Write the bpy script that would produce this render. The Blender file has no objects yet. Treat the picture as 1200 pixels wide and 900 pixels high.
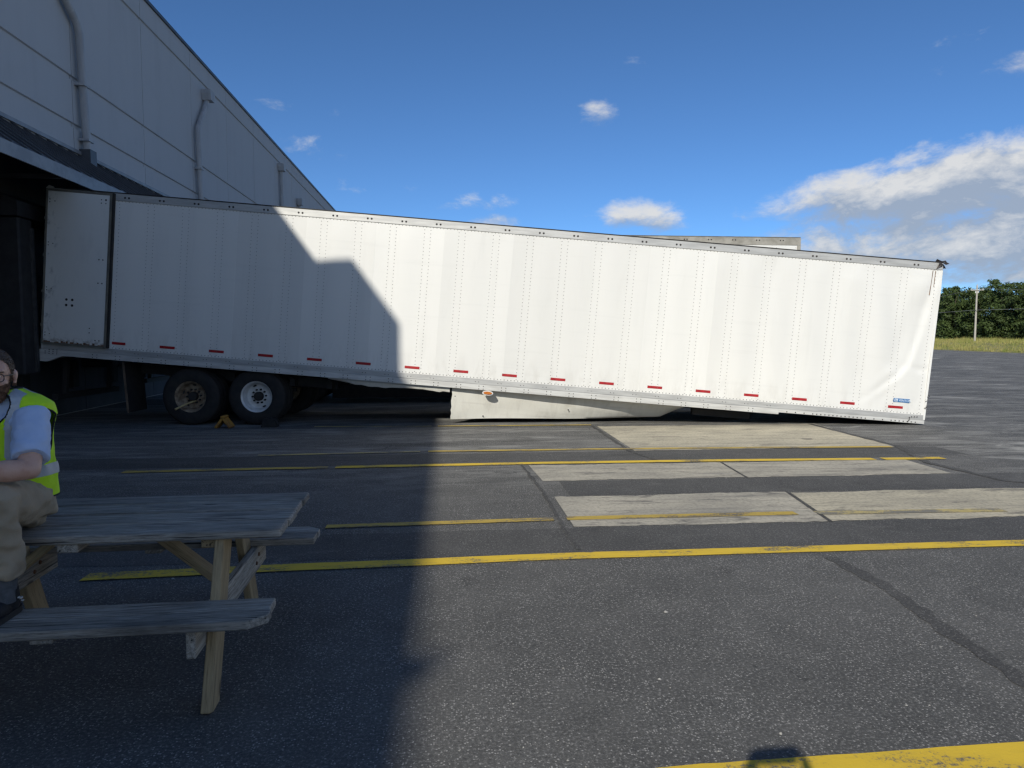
import bpy, bmesh, math, random
from math import sin, cos, tan, pi, radians, sqrt, atan2
from mathutils import Vector, Matrix, noise as mnoise

random.seed(7)
S = bpy.context.scene
COL = S.collection
V = Vector

# ------------------------------------------------------------------ camera
F_PX, PITCH, CAM_H, YAW = 832.0, radians(3.92), 1.65, radians(5.2)
FWD = V((sin(YAW) * cos(PITCH), cos(YAW) * cos(PITCH), -sin(PITCH)))
RGT = V((cos(YAW), -sin(YAW), 0))
UPV = RGT.cross(FWD)
cam_d = bpy.data.cameras.new('camera')
cam_d.sensor_width = 36.0
cam_d.lens = 36.0 * F_PX / 1200.0
cam_d.clip_start = 0.02
cam_d.clip_end = 6000
cam = bpy.data.objects.new('camera', cam_d)
COL.objects.link(cam)
cam.matrix_world = Matrix(((RGT.x, UPV.x, -FWD.x, 0), (RGT.y, UPV.y, -FWD.y, 0), (RGT.z, UPV.z, -FWD.z, CAM_H), (0, 0, 0, 1)))
S.camera = cam

# ------------------------------------------------------------------ view, sun, sky
S.view_settings.view_transform = 'Standard'
S.view_settings.look = 'None'
S.view_settings.gamma = 1.0
S.cycles.use_denoising = True
S.cycles.denoising_prefilter = 'NONE'   # keeps the fine grain of asphalt and wood
S.cycles.sample_clamp_indirect = 4.0
S.cycles.diffuse_bounces = 3
S.cycles.pixel_filter_type = 'BLACKMAN_HARRIS'
S.cycles.filter_width = 1.4
S.view_settings.exposure = 0.75
SUN_AZ, SUN_EL = radians(25.1 + 180), radians(30.1)      # compass bearing of the sun from +Y towards +X
sd = bpy.data.lights.new('sun', 'SUN')
sd.energy = 2.55
sd.angle = radians(0.53)
sd.color = (1.0, 0.95, 0.84)
so = bpy.data.objects.new('sun', sd)
COL.objects.link(so)
to_sun = V((sin(SUN_AZ) * cos(SUN_EL), cos(SUN_AZ) * cos(SUN_EL), sin(SUN_EL)))
so.rotation_euler = to_sun.to_track_quat('Z', 'Y').to_euler()
so.location = (-10, -40, 40)

world = bpy.data.worlds.new('World')
S.world = world
world.use_nodes = True


class NT:
    """small helper for building node trees"""
    def __init__(s, tree):
        s.t = tree
        s.n = tree.nodes
        s.l = tree.links

    def new(s, kind, **kw):
        nd = s.n.new(kind)
        for k, v in kw.items():
            setattr(nd, k, v)
        return nd

    def put(s, nd, i, val):
        if val is None:
            return
        if hasattr(val, 'is_output'):
            s.l.new(val, nd.inputs[i])
        else:
            nd.inputs[i].default_value = val

    def m(s, op, a, b=None, c=None, clamp=False):
        nd = s.new('ShaderNodeMath', operation=op, use_clamp=clamp)
        s.put(nd, 0, a); s.put(nd, 1, b); s.put(nd, 2, c)
        return nd.outputs[0]

    def v(s, op, a, b=None):
        nd = s.new('ShaderNodeVectorMath', operation=op)
        s.put(nd, 0, a); s.put(nd, 1, b)
        return nd.outputs['Value' if op in ('DOT_PRODUCT', 'LENGTH') else 'Vector']

    def mix(s, fac, a, b, blend='MIX'):
        nd = s.new('ShaderNodeMix', data_type='RGBA', blend_type=blend)
        s.put(nd, 0, fac); s.put(nd, 6, a); s.put(nd, 7, b)
        return nd.outputs[2]

    def noise(s, vec, scale, detail=4, rough=0.55, dist=0.0):
        nd = s.new('ShaderNodeTexNoise')
        if vec is not None:
            s.put(nd, 'Vector', vec)
        s.put(nd, 'Scale', scale); s.put(nd, 'Detail', detail); s.put(nd, 'Roughness', rough); s.put(nd, 'Distortion', dist)
        return nd.outputs['Fac']

    def ss(s, val, lo, hi):
        nd = s.new('ShaderNodeMapRange', interpolation_type='SMOOTHSTEP')
        s.put(nd, 0, val); s.put(nd, 1, lo); s.put(nd, 2, hi)
        return nd.outputs[0]

    def scale(s, vec, xyz):
        return s.v('MULTIPLY', vec, xyz)


def px_dir(px, py):
    return (FWD + RGT * ((px - 600) / F_PX) - UPV * ((py - 450) / F_PX)).normalized()


def build_world():
    g = NT(world.node_tree)
    g.n.clear()
    sky = g.new('ShaderNodeTexSky', sky_type='NISHITA', sun_disc=False, sun_elevation=SUN_EL, sun_rotation=SUN_AZ,
                altitude=200.0, air_density=0.58, dust_density=0.45, ozone_density=8.0)
    tc = g.new('ShaderNodeTexCoord')
    d = g.v('NORMALIZE', tc.outputs['Generated'])
    sep = g.new('ShaderNodeSeparateXYZ')
    g.l.new(d, sep.inputs[0])
    z = sep.outputs[2]
    # cumulus: fractal density inside soft patches of sky, brighter on the sunward (upper) side
    sk = g.new('ShaderNodeCombineXYZ')
    g.put(sk, 0, g.m('MULTIPLY', sep.outputs[0], 8.5)); g.put(sk, 1, g.m('MULTIPLY', sep.outputs[1], 8.5))
    g.put(sk, 2, g.m('MULTIPLY', g.m('SUBTRACT', z, g.m('MULTIPLY', sep.outputs[0], .13)), 17.0))
    warp = sk.outputs[0]
    warp_up = g.v('ADD', warp, (-0.12, -0.06, 0.40))
    fb = g.noise(warp, 1.0, 10, 0.62, 0.35)
    fb_up = g.noise(warp_up, 1.0, 10, 0.62, 0.35)
    fine = g.noise(g.scale(d, (1, 1, 1.9)), 34.0, 8, 0.66, 0.4)
    blobs = [  # x, y, half width, half height in the view, weight
        (1090, 232, 180, 34, 1.25), (1190, 205, 130, 40, 1.3), (1130, 275, 215, 44, 1.2), (1000, 228, 105, 22, 1.0), (1195, 300, 220, 36, 1.1), (960, 252, 90, 15, .75),
        (745, 250, 54, 20, .92), (775, 262, 42, 12, .8), (578, 262, 34, 11, .88), (530, 234, 70, 17, .58), (490, 224, 40, 12, .52), (702, 136, 28, 17, .64), (714, 148, 20, 10, .5),
        (362, 172, 48, 16, .52), (412, 220, 24, 12, .50), (745, 72, 26, 9, .47), (1098, 90, 24, 18, .56), (1190, 78, 34, 14, .64), (1150, 45, 60, 12, .40), (330, 125, 80, 9, .38),
        (1140, 250, 200, 56, 1.1), (1000, 290, 120, 22, .85), (1092, 318, 26, 14, .95), (1020, 300, 80, 16, .6), (1060, 195, 40, 20, .7),
    ]
    def cov_at(d):
      cov = None
      for (x, y, sx, sy, w) in blobs:
          c = px_dir(x, y)
          r = V((0, 0, 1)).cross(c).normalized() * -1
          u = c.cross(r) * -1
          a = g.v('DOT_PRODUCT', d, tuple(r * (F_PX / sx) ))
          b = g.v('DOT_PRODUCT', d, tuple(u * (F_PX / sy)))
          front = g.v('DOT_PRODUCT', d, tuple(c))
          q = g.m('ADD', g.m('MULTIPLY', a, a), g.m('MULTIPLY', b, b))
          mk = g.m('MULTIPLY', g.m('SUBTRACT', 1.0, g.m('MULTIPLY', q, 0.5), clamp=True), w)
          mk = g.m('MULTIPLY', mk, g.m('GREATER_THAN', front, 0.3))
          cov = mk if cov is None else g.m('MAXIMUM', cov, mk)
      return cov
    cov = cov_at(d)
    cov_up = cov_at(g.v('NORMALIZE', g.v('ADD', d, (-0.006, -0.004, 0.022))))
    # same kind of scattered cloud low in the unseen sky, added to lift shade
    scat = g.noise(g.scale(d, (1.6, 1.6, 3.0)), 1.7, 3, 0.5)
    low = g.m('MULTIPLY', g.ss(z, 0.80, 0.25), g.ss(scat, 0.44, 0.56))
    away = g.ss(g.v('DOT_PRODUCT', d, tuple(V((FWD.x, FWD.y, 0)).normalized())), 0.80, 0.62)
    cov = g.m('MAXIMUM', cov, g.m('MULTIPLY', g.m('MULTIPLY', low, away), 0.95))

    def dens(f, cv):
        v = g.m('ADD', g.m('MULTIPLY_ADD', f, 1.5, -.25), g.m('MULTIPLY', g.m('SUBTRACT', fine, 0.5), 0.42))
        return g.m('ADD', v, g.m('MULTIPLY', g.m('SUBTRACT', cv, 0.55), 0.75))
    dd = dens(fb, cov)
    du = dens(fb_up, cov_up)
    alpha = g.ss(dd, 0.42, 0.92)
    alpha = g.m('MULTIPLY', alpha, g.ss(cov, 0.02, 0.42))
    lit = g.m('ADD', 0.22, g.m('MULTIPLY', g.m('SUBTRACT', dd, du), 2.0))
    lit = g.m('ADD', lit, g.m('MULTIPLY', g.m('SUBTRACT', fine, 0.5), 1.7))
    thick = g.ss(dd, 0.55, 1.0)
    lit = g.m('SUBTRACT', lit, g.m('MULTIPLY', thick, 0.12), clamp=True)
    ccol = g.mix(lit, (1.75, 2.1, 2.65, 1), (3.85, 3.85, 3.8, 1))
    tone = g.mix(1.0, sky.outputs[0], (0.67, 0.745, 0.71, 1), 'MULTIPLY')     # the phone's rendering of the blue
    col = g.mix(g.m('MULTIPLY', alpha, 0.93), tone, ccol)
    bg = g.new('ShaderNodeBackground')
    g.l.new(col, bg.inputs[0])
    bg.inputs[1].default_value = 0.115
    out = g.new('ShaderNodeOutputWorld')
    g.l.new(bg.outputs[0], out.inputs[0])


build_world()

# ------------------------------------------------------------------ materials
MATS = {}


def new_mat(name):
    m = bpy.data.materials.new(name)
    m.use_nodes = True
    g = NT(m.node_tree)
    bs = m.node_tree.nodes['Principled BSDF']
    MATS[name] = m
    return m, g, bs


def c4(c):
    return (c[0], c[1], c[2], 1.0)


def bump(g, bs, height, strength, dist=0.02):
    b = g.new('ShaderNodeBump')
    b.inputs['Strength'].default_value = strength
    b.inputs['Distance'].default_value = dist
    g.l.new(height, b.inputs['Height'])
    g.l.new(b.outputs[0], bs.inputs['Normal'])


def simple(name, c1, c2=None, scale=6.0, rough=0.6, metal=0.0, bstr=0.0, stretch=(1, 1, 1), lo=0.35, hi=0.65, bscale=None, spec=None, detail=5):
    """two-tone noisy surface in object space"""
    m, g, bs = new_mat(name)
    tc = g.new('ShaderNodeTexCoord')
    vec = g.scale(tc.outputs['Object'], stretch)
    f = g.noise(vec, scale, detail, 0.6)
    c2 = c2 or tuple(x * 0.8 for x in c1)
    g.l.new(g.mix(g.ss(f, lo, hi), c4(c1), c4(c2)), bs.inputs['Base Color'])
    bs.inputs['Roughness'].default_value = rough
    bs.inputs['Metallic'].default_value = metal
    if spec is not None:
        bs.inputs['Specular IOR Level'].default_value = spec
    if bstr:
        bump(g, bs, g.noise(vec, bscale or scale * 6, 4, 0.6), bstr)
    return m


def make_asphalt(name, dark, lite, streak, speck):
    m, g, bs = new_mat(name)
    pos = g.new('ShaderNodeNewGeometry').outputs['Position']
    sp = g.new('ShaderNodeSeparateXYZ'); g.l.new(pos, sp.inputs[0])
    big = g.noise(pos, 0.55, 6, 0.62)
    mid = g.noise(pos, 4.5, 6, 0.65)
    col = g.mix(g.ss(g.m('ADD', g.m('MULTIPLY', big, .6), g.m('MULTIPLY', mid, .4)), .36, .66), c4(dark), c4(lite))
    # dusty smears of chalky fines, few and ragged
    sm = g.m('MULTIPLY', g.ss(g.noise(g.scale(pos, (1, 1.7, 1)), 1.1, 9, .72, .8), .555, .72), .6)
    col = g.mix(sm, col, (.15, .145, .135, 1))
    # tyre scuffs running along the lanes farther out
    st = g.noise(g.scale(pos, (.34, 1.5, 1)), 1.0, 9, .72, 1.2)
    st2 = g.noise(g.scale(pos, (.8, 5.0, 1)), 1.0, 6, .7, .8)
    far = g.ss(sp.outputs[1], 6.6, 9.5)
    sf = g.m('MULTIPLY', g.m('MULTIPLY', far, streak), g.ss(g.m('ADD', g.m('MULTIPLY', st, .6), g.m('MULTIPLY', st2, .4)), .47, .60))
    col = g.mix(sf, col, (.26, .255, .235, 1))
    dk = g.m('MULTIPLY', far, g.ss(g.noise(g.scale(pos, (.20, 1.1, 1)), 1.3, 7, .66, 1.0), .54, .68))
    col = g.mix(g.m('MULTIPLY', dk, .65), col, (.040, .040, .039, 1))
    turn = g.m('MULTIPLY', g.ss(sp.outputs[0], 4.5, 8.0), far)
    pl = g.ss(g.noise(g.scale(pos, (.30, .62, 1)), 1.0, 9, .72, 1.4), .52, .66)
    col = g.mix(g.m('MULTIPLY', g.m('MULTIPLY', pl, turn), .9), col, (.36, .35, .32, 1))
    oil = g.m('MULTIPLY', g.ss(g.noise(pos, 1.7, 6, .6, .5), .60, .70), .38)
    col = g.mix(oil, col, (.035, .034, .033, 1))
    vc = g.new('ShaderNodeTexVoronoi', feature='DISTANCE_TO_EDGE'); vc.inputs['Scale'].default_value = .42
    wob = g.new('ShaderNodeTexNoise'); wob.inputs['Scale'].default_value = 2.6; wob.inputs['Detail'].default_value = 6
    g.l.new(pos, wob.inputs['Vector'])
    g.l.new(g.v('ADD', pos, g.scale(wob.outputs['Color'], (.9, .9, 0))), vc.inputs['Vector'])
    crk = g.m('MULTIPLY', g.ss(vc.outputs['Distance'], .006, .0025), g.ss(g.noise(pos, .35, 3, .5), .54, .60))
    col = g.mix(g.m('MULTIPLY', crk, .65), col, (.03, .03, .03, 1))
    # aggregate
    vo = g.new('ShaderNodeTexVoronoi'); vo.inputs['Scale'].default_value = 95.0
    g.l.new(pos, vo.inputs['Vector'])
    vs = g.new('ShaderNodeSeparateColor'); g.l.new(vo.outputs['Color'], vs.inputs[0])
    patch = g.ss(g.noise(pos, 2.6, 5, .65), .34, .62)
    pick = g.m('GREATER_THAN', g.m('ADD', vs.outputs[0], g.m('MULTIPLY', patch, .22)), .975)
    dot = g.m('MULTIPLY', pick, g.m('LESS_THAN', vo.outputs['Distance'], .40))
    col = g.mix(g.m('MULTIPLY', dot, speck), col, (.40, .385, .36, 1))
    fine = g.noise(pos, 62, 6, .82)
    col = g.mix(g.m('MULTIPLY', g.ss(fine, .51, .62), .58 * min(1, speck / .85)), col, (.33, .32, .30, 1))
    col = g.mix(g.m('MULTIPLY', g.ss(fine, .47, .34), .75), col, (.030, .030, .030, 1))
    g.l.new(col, bs.inputs['Base Color'])
    bs.inputs['Roughness'].default_value = .88
    bs.inputs['Specular IOR Level'].default_value = .3
    bump(g, bs, g.noise(pos, 110, 4, .7), .55, .006)
    return m


ASPH = make_asphalt('asphalt', (.082, .081, .077), (.122, .119, .112), .85, .85)
ASPH_MID = make_asphalt('asphalt_seal', (.058, .057, .055), (.080, .078, .075), .0, .35)
ASPH_NEW = make_asphalt('asphalt_sealed', (.066, .065, .063), (.094, .092, .088), .0, .4)


def make_concrete(name, a, b):
    m, g, bs = new_mat(name)
    pos = g.new('ShaderNodeNewGeometry').outputs['Position']
    n1 = g.noise(g.scale(pos, (.7, 1.6, 1)), 1.4, 8, .66, .5)
    n2 = g.noise(pos, 26, 5, .7)
    col = g.mix(g.ss(n1, .32, .68), c4(a), c4(b))
    col = g.mix(g.m('MULTIPLY', g.ss(n2, .44, .66), .4), col, (.12, .115, .105, 1))
    stn = g.ss(g.noise(g.scale(pos, (1.2, 4.5, 1)), 1.0, 8, .7, 1.0), .54, .66)
    col = g.mix(g.m('MULTIPLY', stn, .7), col, (.085, .08, .075, 1))
    pale = g.ss(g.noise(g.scale(pos, (.9, 3.6, 1)), .9, 8, .7, .6), .64, .72)
    col = g.mix(g.m('MULTIPLY', pale, .6), col, (.50, .48, .44, 1))
    scf = g.ss(g.noise(g.scale(pos, (.5, 9.0, 1)), 1.0, 6, .7, .6), .50, .66)
    col = g.mix(g.m('MULTIPLY', scf, .45), col, (.15, .145, .13, 1))
    g.l.new(col, bs.inputs['Base Color'])
    bs.inputs['Roughness'].default_value = .9
    bump(g, bs, n2, .4, .006)
    return m


CONC = make_concrete('concrete', (.50, .455, .36), (.33, .305, .25))
CONC2 = make_concrete('concrete_yellowish', (.56, .50, .365), (.40, .36, .27))


def make_paint(name, wear, col=(.74, .50, .035), under=(.12, .117, .108)):
    m, g, bs = new_mat(name)
    pos = g.new('ShaderNodeNewGeometry').outputs['Position']
    n = g.noise(pos, 60, 6, .75)
    n2 = g.noise(g.scale(pos, (1, 2.5, 1)), 1.8, 6, .65)
    f = g.ss(g.m('ADD', n, g.m('MULTIPLY', g.m('SUBTRACT', n2, .5), 1.3)), 1.0 - wear - .09, 1.0 - wear + .09)
    dirty = g.mix(g.ss(n2, .4, .7), c4(col), (col[0] * .78, col[1] * .78, col[2] * 1.1, 1))
    g.l.new(g.mix(f, dirty, c4(under)), bs.inputs['Base Color'])
    bs.inputs['Roughness'].default_value = .8
    bump(g, bs, n, .5, .004)
    return m


YEL = make_paint('yellow_paint', .36)
YEL_WORN = make_paint('yellow_paint_worn', .42, (.50, .35, .06), (.13, .12, .10))
YEL_FADED = make_paint('yellow_paint_faded', .50, (.50, .40, .15), (.19, .18, .15))


def make_wood(name, a, b, dark, yellow=0.0):
    m, g, bs = new_mat(name)
    tc = g.new('ShaderNodeTexCoord')
    oi = g.new('ShaderNodeObjectInfo')
    off = g.m('MULTIPLY', oi.outputs['Random'], 37.0)
    cx = g.new('ShaderNodeCombineXYZ'); g.l.new(off, cx.inputs[0]); g.l.new(off, cx.inputs[1]); g.l.new(off, cx.inputs[2])
    p = g.v('ADD', tc.outputs['Object'], cx.outputs[0])
    grain = g.noise(g.scale(p, (2.6, 42, 42)), 1.0, 8, .76, .9)
    fine = g.noise(g.scale(p, (7, 130, 130)), 1.0, 5, .7, .3)
    blot = g.noise(g.scale(p, (1.6, 5, 5)), 1.0, 5, .6)
    col = g.mix(g.ss(grain, .32, .66), c4(a), c4(b))
    col = g.mix(g.m('MULTIPLY', g.ss(fine, .50, .66), .7), col, c4(dark))
    col = g.mix(g.m('MULTIPLY', g.ss(blot, .52, .74), .55), col, c4(dark))
    crack = g.ss(g.noise(g.scale(p, (1.1, 55, 55)), 1.0, 3, .55, .2), .645, .675)
    col = g.mix(g.m('MULTIPLY', crack, .9), col, (dark[0] * .3, dark[1] * .3, dark[2] * .3, 1))
    vo = g.new('ShaderNodeTexVoronoi'); vo.inputs['Scale'].default_value = 2.6
    g.l.new(g.scale(p, (.9, 2.2, 2.2)), vo.inputs['Vector'])
    knot = g.ss(vo.outputs['Distance'], .12, .05)
    col = g.mix(g.m('MULTIPLY', knot, .75), col, (dark[0] * .45, dark[1] * .42, dark[2] * .4, 1))
    rv = g.m('ADD', .74, g.m('MULTIPLY', oi.outputs['Random'], .50))
    col = g.mix(1.0, col, rv, 'MULTIPLY')
    g.l.new(col, bs.inputs['Base Color'])
    bs.inputs['Roughness'].default_value = .82
    bump(g, bs, g.m('SUBTRACT', g.m('ADD', grain, g.m('MULTIPLY', fine, .5)), crack), .7, .006)
    return m


W_GREY = make_wood('weathered_wood', (.47, .43, .365), (.21, .19, .16), (.065, .058, .05))
W_TAN = make_wood('tan_wood', (.46, .345, .195), (.34, .25, .135), (.18, .13, .07))


def make_white(name, base, dirt, streaks=.35, rough=.38):
    m, g, bs = new_mat(name)
    tc = g.new('ShaderNodeTexCoord').outputs['Object']
    n = g.noise(g.scale(tc, (2.2, 2, .35)), 1.5, 7, .65, .3)
    h = g.noise(g.scale(tc, (.5, 1, 9)), 1.3, 5, .6, .3)
    col = g.mix(g.m('MULTIPLY', g.ss(n, .50, .78), streaks), c4(base), c4(dirt))
    col = g.mix(g.m('MULTIPLY', g.ss(h, .52, .75), streaks * .5), col, c4(dirt))
    sp = g.noise(tc, 30, 5, .7)
    col = g.mix(g.m('MULTIPLY', g.ss(sp, .66, .74), streaks * .6), col, (.42, .41, .38, 1))
    rv = g.new('ShaderNodeObjectInfo').outputs['Random']        # sheets of slightly different age
    col = g.mix(1.0, col, g.m('ADD', .91, g.m('MULTIPLY', rv, .10)), 'MULTIPLY')
    sx = g.new('ShaderNodeSeparateXYZ'); g.l.new(tc, sx.inputs[0])
    grime = g.m('MULTIPLY', g.ss(sx.outputs[2], .75, .16), g.ss(g.noise(g.scale(tc, (3, 1, .8)), 2.0, 7, .7, .4), .42, .68))
    col = g.mix(g.m('MULTIPLY', grime, .22), col, (.36, .34, .30, 1))
    g.l.new(col, bs.inputs['Base Color'])
    bs.inputs['Roughness'].default_value = rough
    bs.inputs['Specular IOR Level'].default_value = .35
    return m


WHITE = make_white('trailer_white', (.735, .73, .70), (.60, .60, .575))
WHITE_SKIRT = make_white('skirt_white', (.72, .71, .65), (.42, .40, .35), .6, .45)


def make_door_white():
    m, g, bs = new_mat('door_white')
    tc = g.new('ShaderNodeTexCoord').outputs['Object']
    s = g.new('ShaderNodeSeparateXYZ'); g.l.new(tc, s.inputs[0])
    n = g.noise(g.scale(tc, (5, 5, 3.2)), 1.6, 7, .65, .5)
    side = g.ss(s.outputs[0], .42, .06)
    sm = g.m('MULTIPLY', g.ss(n, .50, .66), side)
    col = g.mix(g.m('MULTIPLY', sm, .75), (.70, .70, .67, 1), (.33, .34, .34, 1))
    n2 = g.noise(g.scale(tc, (1, 1, .4)), 3.5, 6, .65)
    col = g.mix(g.m('MULTIPLY', g.ss(n2, .5, .72), .35), col, (.55, .555, .54, 1))
    low = g.m('MULTIPLY', g.ss(s.outputs[2], .34, .20), g.ss(g.noise(tc, 14, 6, .7), .45, .6))
    col = g.mix(g.m('MULTIPLY', low, .7), col, (.16, .12, .085, 1))
    g.l.new(col, bs.inputs['Base Color'])
    bs.inputs['Roughness'].default_value = .45
    return m


DOORW = make_door_white()
ALU = simple('aluminium_rail', (.50, .50, .485), (.40, .40, .39), 3, .5, .35, stretch=(.6, 2, 5))
ALU_LO = simple('aluminium_rail_pale', (.60, .60, .575), (.48, .475, .455), 3, .5, .2, stretch=(.6, 2, 5))
TOPRAIL_OLD = simple('top_rail_stained', (.38, .36, .315), (.25, .235, .20), 2.5, .6, .2, stretch=(1, 1, 1.4))
RIVET = simple('rivet_metal', (.30, .30, .29), (.22, .22, .21), 40, .6, .1)
BOLT = simple('dark_bolt', (.025, .025, .028), (.05, .04, .035), 40, .6, .2)
BLACKM = simple('black_steel', (.012, .012, .013), (.022, .02, .018), 5, .7)
GASKET = simple('dark_gasket', (.10, .10, .09), (.17, .155, .12), 4, .7)
RUBBER = simple('rubber', (.012, .012, .013), (.020, .019, .018), 8, .85, bstr=.2, bscale=60)
RIM_W = simple('white_rim', (.66, .665, .66), (.52, .52, .50), 7, .4, .1)
RIM_R = simple('rusty_rim', (.32, .26, .185), (.15, .10, .062), 9, .75, .15, bstr=.3, bscale=50)
REDT = simple('red_tape', (.40, .010, .014), (.28, .008, .012), 20, .45)
AMBER = simple('amber_lens', (.55, .17, .02), (.36, .10, .015), 30, .3)
BLUE = simple('sticker_blue', (.03, .14, .34), (.035, .16, .38), 10, .5)
STWHITE = simple('sticker_white', (.7, .75, .8), (.6, .66, .72), 10, .5)
RUST = simple('rust', (.20, .09, .04), (.09, .045, .025), 14, .85, bstr=.4)
FLAP = simple('mud_flap_brown', (.14, .10, .07), (.06, .045, .035), 4, .85)
WALL = None


def make_wall():
    m, g, bs = new_mat('wall_paint')
    pos = g.new('ShaderNodeNewGeometry').outputs['Position']
    n = g.noise(g.scale(pos, (1, 1.4, .22)), 1.1, 7, .62, .3)
    n2 = g.noise(pos, 1.6, 6, .6)
    col = g.mix(g.m('MULTIPLY', g.ss(n, .46, .74), .30), (.47, .475, .485, 1), (.37, .375, .385, 1))
    col = g.mix(g.m('MULTIPLY', g.ss(n2, .5, .75), .25), col, (.40, .405, .41, 1))
    g.l.new(col, bs.inputs['Base Color'])
    bs.inputs['Roughness'].default_value = .85
    bump(g, bs, g.noise(pos, 40, 4, .6), .25, .01)
    return m


WALL = make_wall()
PIPE = simple('downspout_paint', (.43, .435, .445), (.34, .345, .355), 4, .6, stretch=(2, 2, .4))
CANOPY = simple('canopy_metal', (.075, .08, .09), (.055, .058, .065), 3, .5, .2, stretch=(.5, 3, .5))
FASCIA = simple('canopy_fascia', (.27, .275, .285), (.20, .205, .215), 3, .5, .1)
CAPM = simple('parapet_cap', (.09, .095, .10), (.06, .062, .068), 2, .5, .3)
SHELT = simple('dock_shelter_vinyl', (.014, .014, .016), (.024, .024, .026), 5, .75, bstr=.2)
SHELT_E = simple('dock_shelter_edge', (.05, .05, .052), (.03, .03, .032), 6, .7)
DOORM = simple('dock_door_paint', (.16, .165, .17), (.12, .125, .13), 5, .6)
TRUNK = simple('bark', (.10, .078, .055), (.055, .042, .03), 6, .9, bstr=.6, stretch=(3, 3, .6))


def make_leaf(name, a, b, c):
    m, g, bs = new_mat(name)
    pos = g.new('ShaderNodeNewGeometry')
    n = g.noise(pos.outputs['Position'], .55, 4, .6)
    n2 = g.noise(pos.outputs['Position'], 6.0, 3, .6)
    col = g.mix(g.ss(n, .36, .62), c4(a), c4(b))
    col = g.mix(g.m('MULTIPLY', g.ss(n2, .48, .7), .7), col, c4(c))
    g.l.new(col, bs.inputs['Base Color'])
    bs.inputs['Roughness'].default_value = .65
    bs.inputs['Specular IOR Level'].default_value = .25
    return m


LEAF = make_leaf('leaves', (.035, .055, .016), (.055, .085, .022), (.085, .115, .030))
GRASS = make_leaf('grass_blades', (.15, .19, .035), (.33, .29, .10), (.44, .38, .16))
VERGE = simple('verge_soil', (.15, .17, .045), (.27, .23, .10), .6, .95, bstr=.4, bscale=8)
FIELD = simple('field_grass', (.10, .13, .035), (.17, .17, .06), .05, .95)
POLEW = simple('pole_wood', (.44, .41, .36), (.34, .32, .28), 3, .85, stretch=(4, 4, .5))
WIRE = simple('wire', (.22, .23, .20), (.18, .19, .17), 3, .6)
CHOCKY = simple('chock_yellow', (.42, .21, .03), (.22, .11, .03), 9, .75, bstr=.3)
STICK = simple('stick_wood', (.45, .36, .17), (.33, .25, .12), 9, .75)
PEBBLE = simple('pebble', (.42, .41, .38), (.28, .27, .25), 20, .85)
# people
SKIN = simple('skin', (.68, .40, .29), (.60, .32, .22), 22, .5, bstr=.12, bscale=160, lo=.4, hi=.75)
HAIR = simple('hair', (.13, .085, .055), (.08, .052, .035), 30, .6)
BEARD = simple('beard', (.24, .125, .07), (.15, .078, .045), 30, .65)
HIVIS = simple('hi_vis_fabric', (.62, .95, .015), (.55, .88, .012), 9, .7, bstr=.25, bscale=420)
REFL = simple('reflective_stripe', (.50, .52, .54), (.40, .42, .44), 12, .45, .1, bstr=.1, bscale=500)
PIPING = simple('black_piping', (.012, .012, .014), (.02, .02, .022), 30, .8)
SHIRT = simple('blue_tshirt', (.56, .66, .86), (.50, .60, .80), 8, .85, bstr=.2, bscale=500)
PANTS = simple('khaki_cotton', (.44, .345, .235), (.36, .28, .185), 5, .88, bstr=.25, bscale=420)
SOCK = simple('grey_sock', (.12, .125, .135), (.085, .09, .095), 40, .9, bstr=.3, bscale=300)
SHOE = simple('black_shoe', (.014, .014, .016), (.024, .024, .027), 14, .7, bstr=.2, bscale=200)
SOLE = simple('shoe_sole', (.02, .02, .022), (.03, .03, .03), 10, .8)
LOGO = simple('shoe_mark', (.6, .6, .6), (.5, .5, .5), 10, .6)
DARKP = simple('dark_jeans', (.03, .035, .055), (.02, .024, .04), 6, .9)
EYEW = simple('eye_white', (.65, .62, .58), (.6, .56, .52), 10, .2)
IRIS = simple('iris', (.05, .06, .07), (.03, .035, .04), 60, .2)
FRAMEM = simple('glasses_frame', (.018, .014, .012), (.03, .02, .016), 20, .35)
PHONE = simple('phone_case', (.02, .02, .022), (.025, .025, .03), 10, .3)
gm, gg, gb = new_mat('lens_glass')
gb.inputs['Base Color'].default_value = (1, 1, 1, 1)
gb.inputs['Transmission Weight'].default_value = 1.0
gb.inputs['Roughness'].default_value = 0.02
gb.inputs['IOR'].default_value = 1.05
LENS = gm


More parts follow.
